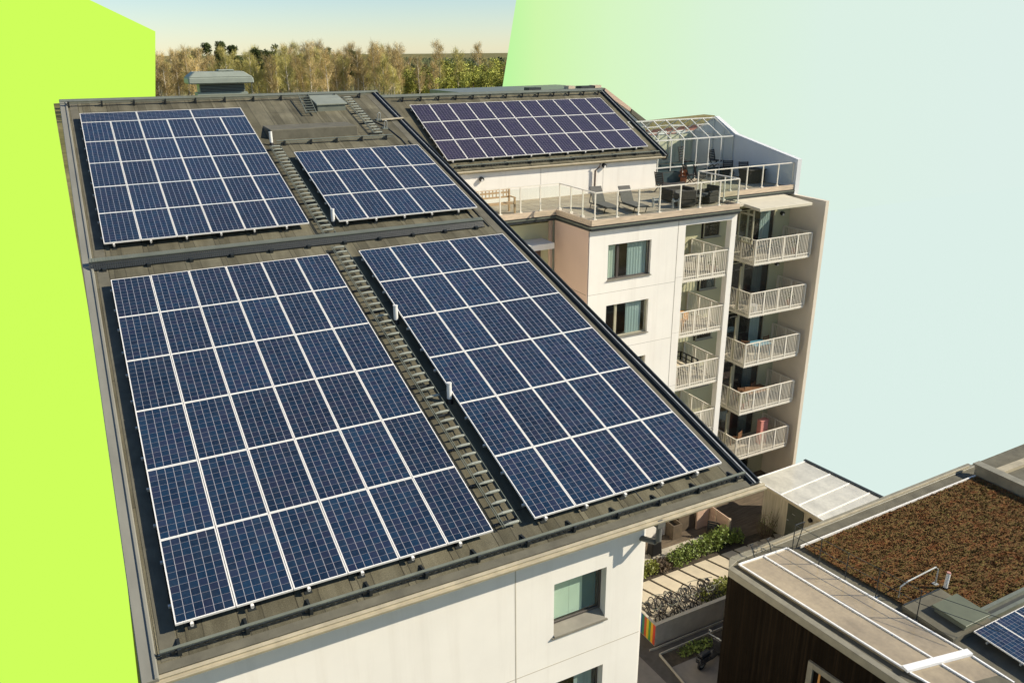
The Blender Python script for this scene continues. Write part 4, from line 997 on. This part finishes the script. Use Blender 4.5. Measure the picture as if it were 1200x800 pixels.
# scooter
t = thing("motor_scooter", "dark motor scooter parked in the shade by the slatted wall", "scooter", (18.95, -4.6, Z), (0, 0, R(14)))
for x in (-.62, .62):
    w = lbuild(lambda m: m.ring((x, 0, .25), .19, .06, 'Y', 18, 8), "wheel", RUBBER, t, smooth=True); lbuild(lambda m: m.tube([(x, -.04, .25), (x, .04, .25)], .13, 12), "rim", METAL_L, w)
lbuild(lambda m: (m.hexa([(-.85, -.16, .38), (-.15, -.15, .30), (-.15, .15, .30), (-.85, .16, .38), (-.9, -.12, .68), (-.2, -.14, .62), (-.2, .14, .62), (-.9, .12, .68)]), m.hexa([(-.15, -.15, .26), (.40, -.15, .26), (.40, .15, .26), (-.15, .15, .26), (-.15, -.15, .32), (.40, -.15, .32), (.40, .15, .32), (-.15, .15, .32)]),
     m.hexa([(.38, -.2, .28), (.5, -.12, .28), (.5, .12, .28), (.38, .2, .28), (.26, -.2, .95), (.36, -.1, .95), (.36, .1, .95), (.26, .2, .95)])), "body", M("scooter_paint", (.03, .03, .032), .25, 0, var=.2), t, bevel=.03)
lbuild(lambda m: m.hexa([(-.82, -.13, .69), (-.2, -.13, .64), (-.2, .13, .64), (-.82, .13, .69), (-.8, -.11, .8), (-.22, -.10, .74), (-.22, .10, .74), (-.8, .11, .8)]), "seat", BLACK, t, bevel=.03)
lbuild(lambda m: (m.tube([(.62, 0, .25), (.34, 0, .95), (.30, 0, 1.02)], .03, 8), m.tube([(.22, -.34, 1.08), (.30, 0, 1.02), (.22, .34, 1.08)], .02, 8)), "handlebar", METAL_L, t)
lbuild(lambda m: m.tube([(.36, 0, .88), (.44, 0, .86)], [.08, .07], 12), "headlight", WHITEP, t)
for s in (-1, 1): lbuild(lambda m: m.cbox((.26, s*.3, 1.22), (.02, .12, .08)), "mirror", METAL_L, t)
# ground floor terrace: screens, storage boxes, chair
t = thing("privacy_screen", "pink timber screen with horizontal boards beside the dark deck", "screen", (25.5, 2.8, Z))
one(lambda m: [m.box(25.47, 25.52, 1.78, 3.46, Z+.06+i*.185, Z+.06+i*.185+.172) for i in range(6)], "boards", PWOOD, t)
one(lambda m: (m.box(25.44, 25.55, 1.66, 1.775, Z, -16.18), m.box(25.40, 25.62, 3.2, 3.46, Z, -14.9) if False else m.box(25.44, 25.465, 2.6, 2.68, Z, -16.2)), "post", LWOOD, t)
t = thing("timber_post", "broad pink timber post at the back of the screen", "post", (24.9, 3.2, Z)); one(lambda m: (m.box(24.62, 25.0, 3.1, 3.2, Z, -15.9), m.box(25.002, 25.4, 3.12, 3.18, Z, -16.0)), "boards", PWOOD, t); one(lambda m: m.box(24.6, 25.42, 3.06, 3.24, -15.898, -15.86), "cap", LWOOD, t)
def stbox(x0, x1, y0, y1, h, lab):
    t = thing("planter_box", lab, "box", ((x0+x1)/2, (y0+y1)/2, Z)); one(lambda m: (m.box(x0, x1, y0, y0+.06, Z+.02, Z+h), m.box(x0, x1, y1-.06, y1, Z+.02, Z+h), m.box(x0, x0+.06, y0+.06, y1-.06, Z+.02, Z+h), m.box(x1-.06, x1, y0+.06, y1-.06, Z+.02, Z+h)), "box", DWOOD, t); one(lambda m: m.box(x0+.06, x1-.06, y0+.06, y1-.06, Z+.02, Z+h-.2), "soil", SOIL, t)
stbox(22.95, 23.5, 2.9, 4.4, .8, "dark timber planter box nearer the white wall"); stbox(23.6, 24.6, 3.3, 4.5, .9, "larger dark timber planter box at the back of the deck")
t = thing("outdoor_chair", "dark metal chair at the foot of the pink timber screen", "chair", (25.05, 2.35, Z), (0, 0, R(130)))
lbuild(lambda m: [m.box(-.26, .26, -.24+i*.1, -.17+i*.1, .40, .43) for i in range(5)], "seat", METAL_D, t); lbuild(lambda m: [m.box(-.26, .26, .25, .28, .5+i*.12, .57+i*.12) for i in range(4)], "backrest", METAL_D, t)
for a in (-.25, .25):
    for b in (-.24, .26): lbuild(lambda m: m.box(a-.02, a+.02, b-.02, b+.02, 0, .92 if b > 0 else .60), "leg", METAL_D, t)
t = thing("gas_grill", "covered black grill standing near the white wall corner", "grill", (21.35, 2.35, Z)); one(lambda m: m.hexa([(21.05, 2.1, Z+.1), (21.7, 2.1, Z+.1), (21.7, 2.6, Z+.1), (21.05, 2.6, Z+.1), (21.1, 2.15, Z+.95), (21.65, 2.15, Z+.95), (21.65, 2.55, Z+.95), (21.1, 2.55, Z+.95)]), "cover", BLACK, t, bevel=.06)
one(lambda m: [m.cbox((21.1+.55*a, 2.15+.4*b, Z+.05), (.06, .06, .1)) for a in (0, 1) for b in (0, 1)], "foot", METAL_D, t)

# ================================================================== low building with sedum roof
LB = thing("low_building", "low dark slatted building with a sedum roof at the lower right", "building", (24, -10, ZG))
zr = -11.2
P = lambda x, y, z=zr: (x, y, z)
outer = [(17.62, -6.45), (17.75, -6.15), (18.05, -6.02), (31.9, -5.62), (40, -5.4), (40, -22), (19.3, -22)]
one(lambda m: m.prism([(x+.06 if x < 20 else x, y-.05, ZG) for x, y in outer], (0, 0, 17.35-11.45)), "wall", SLATS, LB)
one(lambda m: m.prism([P(x+.1, y-.02, -11.30) for x, y in outer], (0, 0, -.14)), "roof", FELTP, LB)
def para(m):
    inner_off = .28
    pts = outer
    def strip(a, b, w):
        m.beam((a[0], a[1], -11.24), (b[0], b[1], -11.24), w, .26)
    left = [(18.75, -22), (17.60, -6.60)]
    m.hexa([(19.05, -22, -11.5), (19.25, -22, -11.5), (17.74, -6.42, -11.5), (17.50, -6.52, -11.5), (19.05, -22, -11.20), (19.25, -22, -11.20), (17.74, -6.42, -11.20), (17.50, -6.52, -11.20)])
    m.hexa([(17.50, -6.515, -11.5), (17.74, -6.415, -11.5), (18.12, -6.28, -11.5), (18.0, -6.0, -11.5), (17.50, -6.515, -11.20), (17.74, -6.415, -11.20), (18.12, -6.28, -11.20), (18.0, -6.0, -11.20)])
    m.hexa([(18.12, -6.283, -11.5), (31.9, -5.90, -11.5), (31.9, -5.58, -11.5), (18.0, -6.003, -11.5), (18.12, -6.283, -11.20), (31.9, -5.90, -11.20), (31.9, -5.58, -11.20), (18.0, -6.003, -11.20)])
one(para, "parapet", M("parapet_metal", (.24, .22, .16), .55, 0, var=.2, scale=2), LB, bevel=.012)
one(lambda m: (m.beam((19.0, -6.19, -11.16), (31.6, -5.83, -11.16), .07, .05)), "parapet_joint", GUTTER, LB)
one(lambda m: m.face([P(18.2, -6.30, -11.255), P(31.2, -5.95, -11.255), P(31.2, -6.45, -11.255), P(18.2, -6.55, -11.255)]), "felt_strip", FELTP, LB)
one(lambda m: m.beam(P(20.72, -6.72, -11.2), P(31.12, -6.45, -11.2), .05, .10), "sedum_edging", ALU, LB)
# polycarbonate strip with bars
def pc(m):
    m.hexa([P(17.98, -6.50, -11.29), P(18.70, -12.62, -11.29), P(20.93, -13.05, -11.29), P(20.20, -6.58, -11.29), P(17.98, -6.50, -11.2), P(18.70, -12.62, -11.2), P(20.93, -13.05, -11.2), P(20.20, -6.58, -11.2)])
    m.hexa([P(18.74, -12.75, -11.29), P(19.65, -15.6, -11.6), P(21.4, -15.6, -11.6), P(20.97, -13.2, -11.29), P(18.74, -12.75, -11.2), P(19.65, -15.6, -11.5), P(21.4, -15.6, -11.5), P(20.97, -13.2, -11.2)])
sk = one(pc, "skylight", POLY, LB)
def bars(m):
    a, b, c, d = Vector(P(17.98, -6.50, -11.18)), Vector(P(18.72, -12.66, -11.18)), Vector(P(20.95, -13.08, -11.18)), Vector(P(20.20, -6.58, -11.18))
    for p, q, w in ((a, b, .055), (d, c, .055), ((a+d)/2, (b+c)/2, .055), (a, d, .055)): m.beam(p, q, w, .05)
    m.beam(b+Vector((-.05, .01, .03)), c+Vector((.05, -.01, .03)), .22, .09)
    e, f = Vector(P(19.65, -15.6, -11.48)), Vector(P(21.4, -15.6, -11.48))
    for p, q in ((b, e), (c, f), ((b+c)/2, (e+f)/2)): m.beam(p+Vector((0, -.14, 0)), q, .055, .05)
one(bars, "glazing_bar", BARW, sk)
# sedum mat
sed = MB(); q = random.Random(5)
nx_, ny_ = 90, 60
def spt(i, j):
    u, v = i/nx_, j/ny_
    top = Vector((20.76+10.3*u, -6.80+.27*u, 0)); 
    bl, br = Vector((21.25, -10.9, 0)), Vector((31.0, -22, 0))
    xl = 20.78+.75*v*(5.2/5.2) if v < .5 else 20.78+.75*v
    x = (20.78+.12*v*5)*(1-u)+31.12*u; y = (-6.80+.3*u)+(-12.0+6.8-.3*u)*v
    return Vector((x, y, -11.205+.03*q.random()))
g = [[spt(i, j) for i in range(nx_+1)] for j in range(ny_+1)]
for j in range(ny_):
    for i in range(nx_): sed.face([g[j][i], g[j+1][i], g[j+1][i+1], g[j][i+1]])
tufts = random.Random(9)
for k in range(30000):
    u, v = tufts.random(), tufts.random(); p = Vector(((20.78+.6*v)*(1-u)+31.10*u, (-6.8+.3*u)+(-5.2-.3*u)*v, -11.2))
    if p.x < 22.9 and p.y < -10.7: continue
    a = tufts.uniform(0, 6.28); w, h = tufts.uniform(.015, .05), tufts.uniform(.02, .065); d = Vector((math.cos(a)*w, math.sin(a)*w, 0))
    sed.face([p-d, p+d, p+d*.4+Vector((tufts.gauss(0, .03), tufts.gauss(0, .03), h))])
so = sed.build("sedum_mat", SEDUM, None); tag(so, "brown and green sedum covering the low roof", "sedum", kind="stuff")
one(lambda m: (m.box(22.95, 40, -12.12, -12.0, -11.35, -11.10), m.box(22.95, 40, -12.42, -12.30, -11.35, -11.16)), "upstand", METAL_G, LB)
one(lambda m: m.box(22.95, 40, -12.298, -12.122, -11.35, -11.26), "channel", METAL_D, LB)
one(lambda m: (m.box(31.25, 31.55, -24, -6.3, -11.3, -10.78), m.box(31.2, 31.62, -24, -6.2, -10.778, -10.72)), "parapet_beam", M("parapet_metal", (.24, .22, .16)), LB)
# further roof behind
t = thing("neighbour_building", "flat roofed building edge at the far right beyond the sedum roof", "building", (38, -10, ZG))
one(lambda m: m.box(32.4, 48, -22, -6.75, ZG, -11.45), "wall", SLATS, t)
one(lambda m: m.box(32.3, 48, -22, -6.65, -11.448, -11.20), "roof", FELTP, t); one(lambda m: (m.box(32.25, 48, -6.95, -6.6, -11.198, -11.05)), "parapet", GUTTER, t)
ww = Vector((17.72, -6.5, 0)); wd = Vector((1.68, -15.55, 0)).normalized(); wn = Vector((wd.y, -wd.x, 0))
def wq(q, z, o): v = ww+wd*q+wn*o; return (v.x, v.y, z)
def wbox(m, q0, q1, z0, z1, o0, o1): m.hexa([wq(q0, z0, o0), wq(q1, z0, o0), wq(q1, z0, o1), wq(q0, z0, o1), wq(q0, z1, o0), wq(q1, z1, o0), wq(q1, z1, o1), wq(q0, z1, o1)])
WF = M("grey_window_frame", (.20, .185, .14), .6)
wfo = one(lambda m: (wbox(m, 3.42, 3.62, -14.6, -12.69, -.02, .13), wbox(m, 5.3, 5.5, -14.6, -12.69, -.02, .13), wbox(m, 3.623, 5.297, -12.91, -12.69, -.02, .13), wbox(m, 3.623, 5.297, -14.6, -14.45, -.02, .13)), "window", WF, LB, bevel=.01)
one(lambda m: wbox(m, 3.623, 5.297, -14.45, -12.913, .0, .02), "pane", DARKIN, wfo); one(lambda m: wbox(m, 3.80, 3.87, -14.45, -12.92, .022, .05), "sash", OWOOD, wfo)  # opaque pane, shade of the room behind painted in
NB = thing("neighbour_building", "grey roofed building with a pale timber slope just behind the far solar roof", "building", (30, 27, ZG))
one(lambda m: m.prism([(22, 24, ZG), (36, 24, ZG), (36, 24, 0), (35.3, 24, 1.0), (32.3, 24, 3.0), (22, 24, 3.0)], (0, 6, 0)), "wall", GREYW, NB)
one(lambda m: (m.hexa([(21.8, 23.8, 3.02), (31.9, 23.8, 3.10), (31.9, 30.2, 3.10), (21.8, 30.2, 3.02), (21.8, 23.8, 3.30), (31.9, 23.8, 3.38), (31.9, 30.2, 3.38), (21.8, 30.2, 3.30)])), "roof", METAL_G, NB)
one(lambda m: m.hexa([(32.0, 23.8, 3.02), (34.2, 23.8, 1.75), (34.2, 30.2, 1.75), (32.0, 30.2, 3.02), (32.05, 23.8, 3.36), (34.3, 23.8, 1.95), (34.3, 30.2, 1.95), (32.05, 30.2, 3.36)]), "timber_slope", PWOOD, NB)
one(lambda m: m.hexa([(34.32, 23.8, 1.6), (35.9, 23.8, .5), (35.9, 30.2, .5), (34.32, 30.2, 1.6), (34.35, 23.8, 1.90), (36.0, 23.8, .85), (36.0, 30.2, .85), (34.35, 30.2, 1.90)]), "felt_slope", FELTP, NB)
for x, w_ in ((26.2, .9), (30.2, 1.1)): one(lambda m: m.box(x, x+w_, 23.9, 24.6, 3.2, 3.52), "vent_box", METAL_D, NB)
for x, w_ in ((29.2, .5), (31.2, .6)): one(lambda m: m.box(x, x+w_, 23.9, 24.5, 3.2, 3.55), "vent_box", LWOOD, NB)
NH = thing("neighbour_house", "distant house with red brown walls glimpsed through the greenhouse glass", "house", (46, 35, ZG))
one(lambda m: m.prism([(40, 32, ZG), (50.2, 32, ZG), (50.2, 32, -.8), (48.9, 32, -.25), (40, 32, -.6)], (0, 1.1, 0)), "wall", M("red_brown_wall", (.36, .14, .09), .8, var=.3), NH)
one(lambda m: m.hexa([(39.7, 31.8, -.595), (48.9, 31.8, -.245), (48.9, 33.2, -.245), (39.7, 33.2, -.595), (39.7, 31.8, .0), (48.9, 31.8, .38), (48.9, 33.2, .38), (39.7, 33.2, .0)]), "roof", M("moss_roof", (.20, .16, .05), .9, var=.4), NH)
for i in range(4): one(lambda m: m.box(41+i*2, 41.9+i*2, 31.95, 31.99, -1.9, -.7), "window", WHITEP, NH)
# roof railing of cables
t = thing("roof_railing", "thin post and cable railing beside the polycarbonate strip", "railing", (20.6, -9, zr))
pp = [(20.30, -6.72), (20.46, -7.80), (20.60, -8.82), (20.78, -9.92), (20.98, -11.30), (21.2, -13.0), (21.35, -14.4)]
for x, y in pp[:5]: one(lambda m: m.tube([P(x, y, -11.28), P(x, y, -10.14)], .018, 6), "post", METAL_D, t)
def cab(m):
    for z in (-10.16, -10.62):
        m.tube([P(x, y, z) for x, y in pp[:5]], .011, 5)
    m.tube([P(20.30, -6.72, -10.16), P(20.75, -6.72, -10.16)], .018, 6); m.tube([P(20.75, -6.72, -10.16), P(20.62, -6.62, -11.25)], .018, 6)
    m.tube([P(*pp[4], -10.16), P(21.95, -13.3, -10.16)], .011, 5); m.tube([P(*pp[4], -10.62), P(21.95, -13.3, -10.62)], .011, 5)
one(cab, "cable", METAL_D, t)
for x, y in pp[:5]: one(lambda m: m.cbox(P(x, y, -11.27), (.13, .13, .03)), "base_plate", METAL_L, t)
# flashing hose on the parapet
t = thing("parapet_hook", "pair of dark bent metal hooks on the parapet corner", "hook", (18.9, -6.1, zr))
for x in (18.75, 19.55): one(lambda m: m.tube([P(x, -6.45, -11.2), P(x, -6.35, -10.95), P(x+.1, -6.1, -10.9), P(x+.25, -5.95, -11.05), P(x+.45, -5.9, -11.1)], .02, 6), "arm", METAL_D, t)
# hatch, vent with handle
t = thing("roof_hatch", "green grey hatch box on the low roof beside the solar panels", "roof hatch", (22.2, -11.9, zr))
one(lambda m: m.box(21.65, 22.72, -12.45, -11.42, -11.083, -10.93), "curb", METAL_G, t); one(lambda m: m.box(21.56, 22.80, -12.52, -11.35, -10.928, -10.85), "lid", M("hatch_green", (.13, .138, .085), .45, var=.1), t, bevel=.012)
t = thing("access_plate", "flat felt pad in front of the green grey hatch", "roof pad", (22, -11.1, zr)); one(lambda m: m.box(21.0, 22.86, -12.55, -10.75, -11.3, -11.085), "pad", FELTP, t); one(lambda m: m.beam(P(21.05, -10.77, -11.075), P(22.8, -10.77, -11.075), .05, .02), "edge", METAL_D, t)
t = thing("handrail_arm", "bent grey tube handrail arching over the sedum edge", "handrail", (22, -10.6, zr)); one(lambda m: m.tube([P(21.35, -10.35, -11.25), P(21.35, -10.35, -10.75), P(21.6, -10.4, -10.6), P(22.9, -10.45, -10.45), P(23.05, -10.45, -10.6), P(23.05, -10.45, -11.2)], .026, 8), "tube", METAL_L, t); one(lambda m: (m.cbox(P(21.35, -10.35, -11.22), (.16, .16, .04)), m.cbox(P(23.05, -10.45, -11.18), (.16, .16, .04))), "base_plate", METAL_L, t)
t = thing("vent_pipe", "white vent pipe with reddish top on the low roof", "vent pipe", (23.15, -10.75, zr))
lbuild(lambda m: m.tube([(0, 0, .05), (.03, 0, .60)], .065, 12), "pipe", WHITEP, t); lbuild(lambda m: m.tube([(.03, 0, .60), (.032, 0, .635)], .068, 12), "cap", M("vent_red", (.5, .25, .2), .6), t); lbuild(lambda m: m.tube([(0, 0, -.05), (0, 0, .06)], .09, 12), "collar", BLACK, t)
for i in range(3):
    for j in range(2):
        put_panel(protoA, (21.77+i*PW-.02, -12.66-(j+1)*PH, -11.0), (R(.6), 0, 0), f"solar panel on the low roof, {ORD[i]} from left in the {'row nearest the hatch' if j == 0 else 'second row'}", "solar panels of the low roof")
rack("metal rails under the low roof solar panels", 21.75, -12.66, -12.66-2*PH, 3, 2, PH, (0, 0, -11.25), (0, 0, 0), .25)

# shed
S = thing("garden_shed", "timber shed with milky ribbed sheet roof beyond the courtyard", "shed", (29.5, 0, ZG))
sh = [(28.05, 2.1), (31.1, 2.2), (31.35, -2.3), (28.05, -2.5)]
one(lambda m: m.prism([(x, y, ZG) for x, y in sh], (0, 0, 2.42)), "wall", SHEDW, S)
one(lambda m: m.prism([(27.45, 2.28, -14.78), (31.1, 2.40, -14.78), (31.55, -2.5, -14.78), (27.55, -2.9, -14.78)], (0, 0, -.13)), "fascia", M("shed_fascia", (.50, .42, .28), .75, var=.12), S)
ro = one(lambda m: m.prism([(27.42, 2.31, -14.74), (31.15, 2.43, -14.74), (31.6, -2.53, -14.74), (27.52, -2.93, -14.74)], (0, 0, -.035)), "roof", POLYW, S)
def rib(m):
    for a, b in (((27.45, 2.27), (31.15, 2.39)), ((27.50, .50), (31.22, .80)), ((27.50, -.62), (31.32, -.32)), ((27.52, -1.74), (31.45, -1.44)), ((27.53, -2.88), (31.58, -2.5)), ((27.45, 2.3), (27.54, -2.92))): m.beam((*a, -14.725), (*b, -14.725), .05, .035)
one(rib, "rib", BARW, ro)
one(lambda m: m.beam((31.2, 2.5, -14.76), (31.68, -2.6, -14.76), .16, .16), "gutter", METAL_D, S)
dr = one(lambda m: m.box(28.0, 28.045, -.58, .42, ZG+.02, -15.15), "door", M("shed_door", (.075, .08, .058), .6), S); one(lambda m: m.cbox((27.975, .3, -16.2), (.05, .12, .03)), "handle", METAL_L, dr); one(lambda m: m.box(27.985, 27.998, -.1, .1, -15.75, -15.73), "plate", METAL_L, dr)
lo = one(lambda m: m.tube([(28.045, -1.0, -15.5), (27.95, -1.0, -15.5)], [.12, .10], 12), "wall_lamp", BLACK, S)

# ================================================================== distant wood
def bare_tree(seed, h, col, w, n, name):
    q = random.Random(seed); t = MB(); c = MB()
    lean = Vector((q.gauss(0, .02), q.gauss(0, .02), 1))
    t.tube([lean*0, lean*h*.35, lean*h*.7, lean*h*.97], [.26, .2, .12, .03], 6)
    for i in range(16):
        z = h*(.28+.62*i/16); a = q.uniform(0, 6.28); l = w*(1.05-.6*i/16)*q.uniform(.7, 1.2); p = lean*z
        e = p+Vector((math.cos(a)*l, math.sin(a)*l, l*q.uniform(.8, 1.5))); t.tube([p, (p+e)/2+Vector((0, 0, -.2)), e], [.09, .06, .02], 4)
        for k in range(n//16):
            s = p+(e-p)*q.uniform(.25, 1.1)+Vector((q.gauss(0, .5), q.gauss(0, .5), q.gauss(0, .6))); d = Vector((q.gauss(0, .45)+.35*math.cos(a), q.gauss(0, .45)+.35*math.sin(a), q.uniform(.3, 1.2))).normalized()*q.uniform(.7, 1.7)
            o = d.cross(Vector((q.gauss(0, 1), q.gauss(0, 1), q.gauss(0, 1)))).normalized()*q.uniform(.018, .055); c.face([s-o, s+o, s+d])
    return t, c
def leafy_tree(seed, h, w, n, kind):
    q = random.Random(seed); t = MB(); c = MB(); t.tube([(0, 0, 0), (0, 0, h*.5), (0, 0, h*.93)], [.3, .2, .04], 6)
    blobs = []
    if kind == 'pine':
        for i in range(9): a = q.uniform(0, 6.28); z = h*q.uniform(.55, .97); r = w*q.uniform(.2, .8)*(1.1-z/h*.5); blobs.append((Vector((math.cos(a)*r, math.sin(a)*r, z)), w*q.uniform(.35, .55)))
    elif kind == 'spruce':
        for i in range(14): z = h*(.15+.82*i/13); blobs.append((Vector((q.gauss(0, .2), q.gauss(0, .2), z)), max(.5, w*(1.05-z/h))))
    else:
        for i in range(13): a = q.uniform(0, 6.28); z = h*q.uniform(.22, .92); r = w*q.uniform(.15, .9)*math.sin(math.pi*min(.95, max(.2, z/h*.85))); blobs.append((Vector((math.cos(a)*r, math.sin(a)*r, z)), w*q.uniform(.35, .6)))
    for b, r in blobs:
        t.tube([(0, 0, b.z*.8), b], [.08, .02], 4)
        for k in range(n//len(blobs)):
            d = Vector((q.gauss(0, 1), q.gauss(0, 1), q.gauss(0, .75))).normalized()*r*q.uniform(.35, 1.1)
            p = b+d; e = Vector((q.gauss(0, 1), q.gauss(0, 1), q.gauss(0, .6))).normalized()*q.uniform(.22, .55); o = e.cross(Vector((q.gauss(0, 1), q.gauss(0, 1), q.gauss(0, 1)))).normalized()*q.uniform(.12, .3); c.face([p-o, p+e, p+o, p-e])
    return t, c
BARK = M("birch_bark", (.60, .53, .40), .8, var=.4, scale=3)
BARKD = M("dark_bark", (.13, .09, .06), .85, var=.3, scale=3)
def crown_m(nm, c, v=.4): return M(nm, c, .9, var=v, scale=.5, spec=.1, rnd_obj=.3)
TAN, OLV, GRN, PIN, SPR, LIM = crown_m("twig_tan", (.56, .425, .19)), crown_m("twig_olive", (.48, .42, .14)), crown_m("leaf_fresh", (.36, .36, .085)), crown_m("needle_pine", (.075, .095, .032)), crown_m("needle_spruce", (.03, .045, .022)), crown_m("leaf_lime", (.42, .42, .07))
protos = {}
def mkproto(key, name, label, cat, tc, bark, crown, group):
    o = thing(name, label, cat, group=group); tc[0].build("trunk", bark, o, local=True); tc[1].build("crown", crown, o, local=True); protos.setdefault(key, []).append([o, False])
for s in range(4): mkproto('tan', "birch_tree", "bare tan twigged birch standing in the distant wood", "tree", bare_tree(100+s, 21+s, 0, 3.1, 2600, ''), BARK, TAN, "bare birches of the distant wood")
for s in range(4): mkproto('olive', "birch_tree", "birch with a haze of olive buds standing in the distant wood", "tree", bare_tree(200+s, 20+s, 0, 3.4, 2900, ''), BARK, OLV, "budding birches of the distant wood")
for s in range(3): mkproto('pine', "pine_tree", "dark green pine rising among the bare birches", "tree", leafy_tree(300+s, 21+s, 3.0, 900, 'pine'), BARKD, PIN, "dark pines of the distant wood")
for s in range(2): mkproto('spruce', "spruce_tree", "pointed dark spruce at the skyline of the wood", "tree", leafy_tree(400+s, 20, 2.6, 900, 'spruce'), BARKD, SPR, "spruces of the distant wood")
for s in range(3): mkproto('green', "leafing_tree", "round tree in fresh green leaf at the right end of the wood", "tree", leafy_tree(500+s, 13+s, 4.6, 1700, 'round'), BARKD, GRN, "leafing trees of the distant wood")
for s in range(2): mkproto('lime', "leafing_tree", "bright yellow green round tree at the right end of the wood", "tree", leafy_tree(600+s, 12, 4.4, 1700, 'round'), BARKD, LIM, "bright trees of the distant wood")
for s in range(2): mkproto('bush', "bush", "low rounded bush on the pale clearing before the wood", "bush", leafy_tree(700+s, 3.4, 2.6, 900, 'round'), BARKD, GRN, "bushes on the clearing")
tr = random.Random(77)
def plant(key, az, dist, sc_=1.):
    ps = protos[key]; p = ps[tr.randrange(len(ps))]
    o = p[0] if not p[1] else copy_tree(p[0]); p[1] = True
    o.location = (-.04+math.sin(R(az))*dist, -24+math.cos(R(az))*dist, ZG); o.rotation_euler = (0, 0, tr.uniform(0, 6.28)); k = sc_*1.0*tr.uniform(.84, 1.14); o.scale = (k, k, k)
def azp(px): return 27.44+math.degrees(math.atan((px-600)/892.))
# rows from the near edge of the wood to the back, by direction
for row, (dist, n, kmix) in enumerate(((330, 46, 'f'), (352, 50, 'f'), (378, 50, 'm'), (405, 50, 'm'), (440, 52, 'b'))):
    for i in range(n):
        px = 150+ (640-150)*(i+tr.uniform(-.45, .45))/n; az = azp(px); d = dist+tr.uniform(-9, 9); u = tr.random()
        if px > 486:
            if row < 1: continue
            if px > 520:
                key = 'lime' if u < .16 else ('green' if u < .72 else ('olive' if u < .92 else 'tan')); s = 1.0 if row < 3 else 1.25
            else: key = 'green' if u < .35 else ('olive' if u < .7 else 'tan'); s = .85 if key != 'green' else 1.05
            if px > 575 and row == 4 and u < .3: key, s = 'spruce', .95
        else:
            pine = .34 if 250 < px < 350 else (.11 if px < 480 else .04)
            key = 'pine' if u < pine and row > 0 else ('tan' if u < (.62 if px < 300 or px > 380 else .45) else 'olive'); s = 1.02 if row < 3 else 1.12
            if px < 250: s *= .92
            if row == 4 and u > .8: key, s = 'spruce', .98
        plant(key, az, d, s)
for i in range(26):
    plant('bush', azp(tr.uniform(440, 620)), tr.uniform(285, 345), tr.uniform(.6, 1.3))
# far wooded ridge: nobody could count its trees
m = MB(); q = random.Random(31)
for i in range(5200):
    a = R(tr.uniform(-6, 40)); d = q.uniform(1100, 1700); x, y = math.sin(a)*d, math.cos(a)*d-24; hh = -5+3*max(0, math.sin((math.degrees(a)-2)*.16)+.2*math.sin(math.degrees(a)*1.3))*((d-1100)/600)
    h, w = q.uniform(11, 17), q.uniform(5, 9); z = ZG+hh-2; n = 6; base = len(m.v)
    m.v += [Vector((x+w*math.cos(k*6.283/n), y+w*math.sin(k*6.283/n), z)) for k in range(n)] + [Vector((x+w*.7*math.cos(k*6.283/n+.3), y+w*.7*math.sin(k*6.283/n+.3), z+h*q.uniform(.55, .75))) for k in range(n)] + [Vector((x, y, z+h))]
    for k in range(n):
        m.f.append((base+k, base+(k+1) % n, base+n+(k+1) % n, base+n+k)); m.mi.append(0); m.f.append((base+n+k, base+n+(k+1) % n, base+2*n)); m.mi.append(0)
tag(m.build("far_forest", M("far_forest", (.10, .112, .05), .95, var=.4, scale=.02, spec=.1), None), "dark band of far forest on the horizon", "forest", kind="stuff")

# ================================================================== light
SUN_AZ, SUN_EL = R(60.5), R(35)
sd = Vector((math.sin(SUN_AZ)*math.cos(SUN_EL), -math.cos(SUN_AZ)*math.cos(SUN_EL), math.sin(SUN_EL)))
sl = bpy.data.lights.new("sun", 'SUN'); sl.energy = 5.0; sl.angle = R(.5); sl.color = (1, .915, .755)
so_ = bpy.data.objects.new("sun", sl); COL.objects.link(so_); so_.rotation_euler = sd.to_track_quat('Z', 'Y').to_euler(); so_.location = (30, -40, 40)
w = bpy.data.worlds.new("World"); sc.world = w; w.use_nodes = True; t = w.node_tree
bg = t.nodes["Background"]; sk = t.nodes.new("ShaderNodeTexSky"); sk.sky_type = 'NISHITA'; sk.sun_disc = False
sk.sun_elevation = SUN_EL; sk.sun_rotation = math.atan2(sd.x, sd.y); sk.air_density = 1.0; sk.dust_density = .05; sk.ozone_density = 2.0; sk.altitude = 50
wbm = mixc(t, 1, sk.outputs[0], (.91, .985, 1.07), 'MULTIPLY'); t.links.new(wbm, bg.inputs[0]); bg.inputs[1].default_value = .098

sc.render.engine = 'CYCLES'
sc.view_settings.view_transform = 'Standard'; sc.view_settings.look = 'None'; sc.view_settings.exposure = EXPO; sc.view_settings.gamma = 1; sc.view_settings.use_curve_mapping = False
c = sc.cycles; c.use_denoising = True; c.max_bounces = 8; c.diffuse_bounces = 3; c.glossy_bounces = 3; c.transmission_bounces = 6; c.transparent_max_bounces = 12
try: c.denoiser = 'OPENIMAGEDENOISE'
except Exception: pass
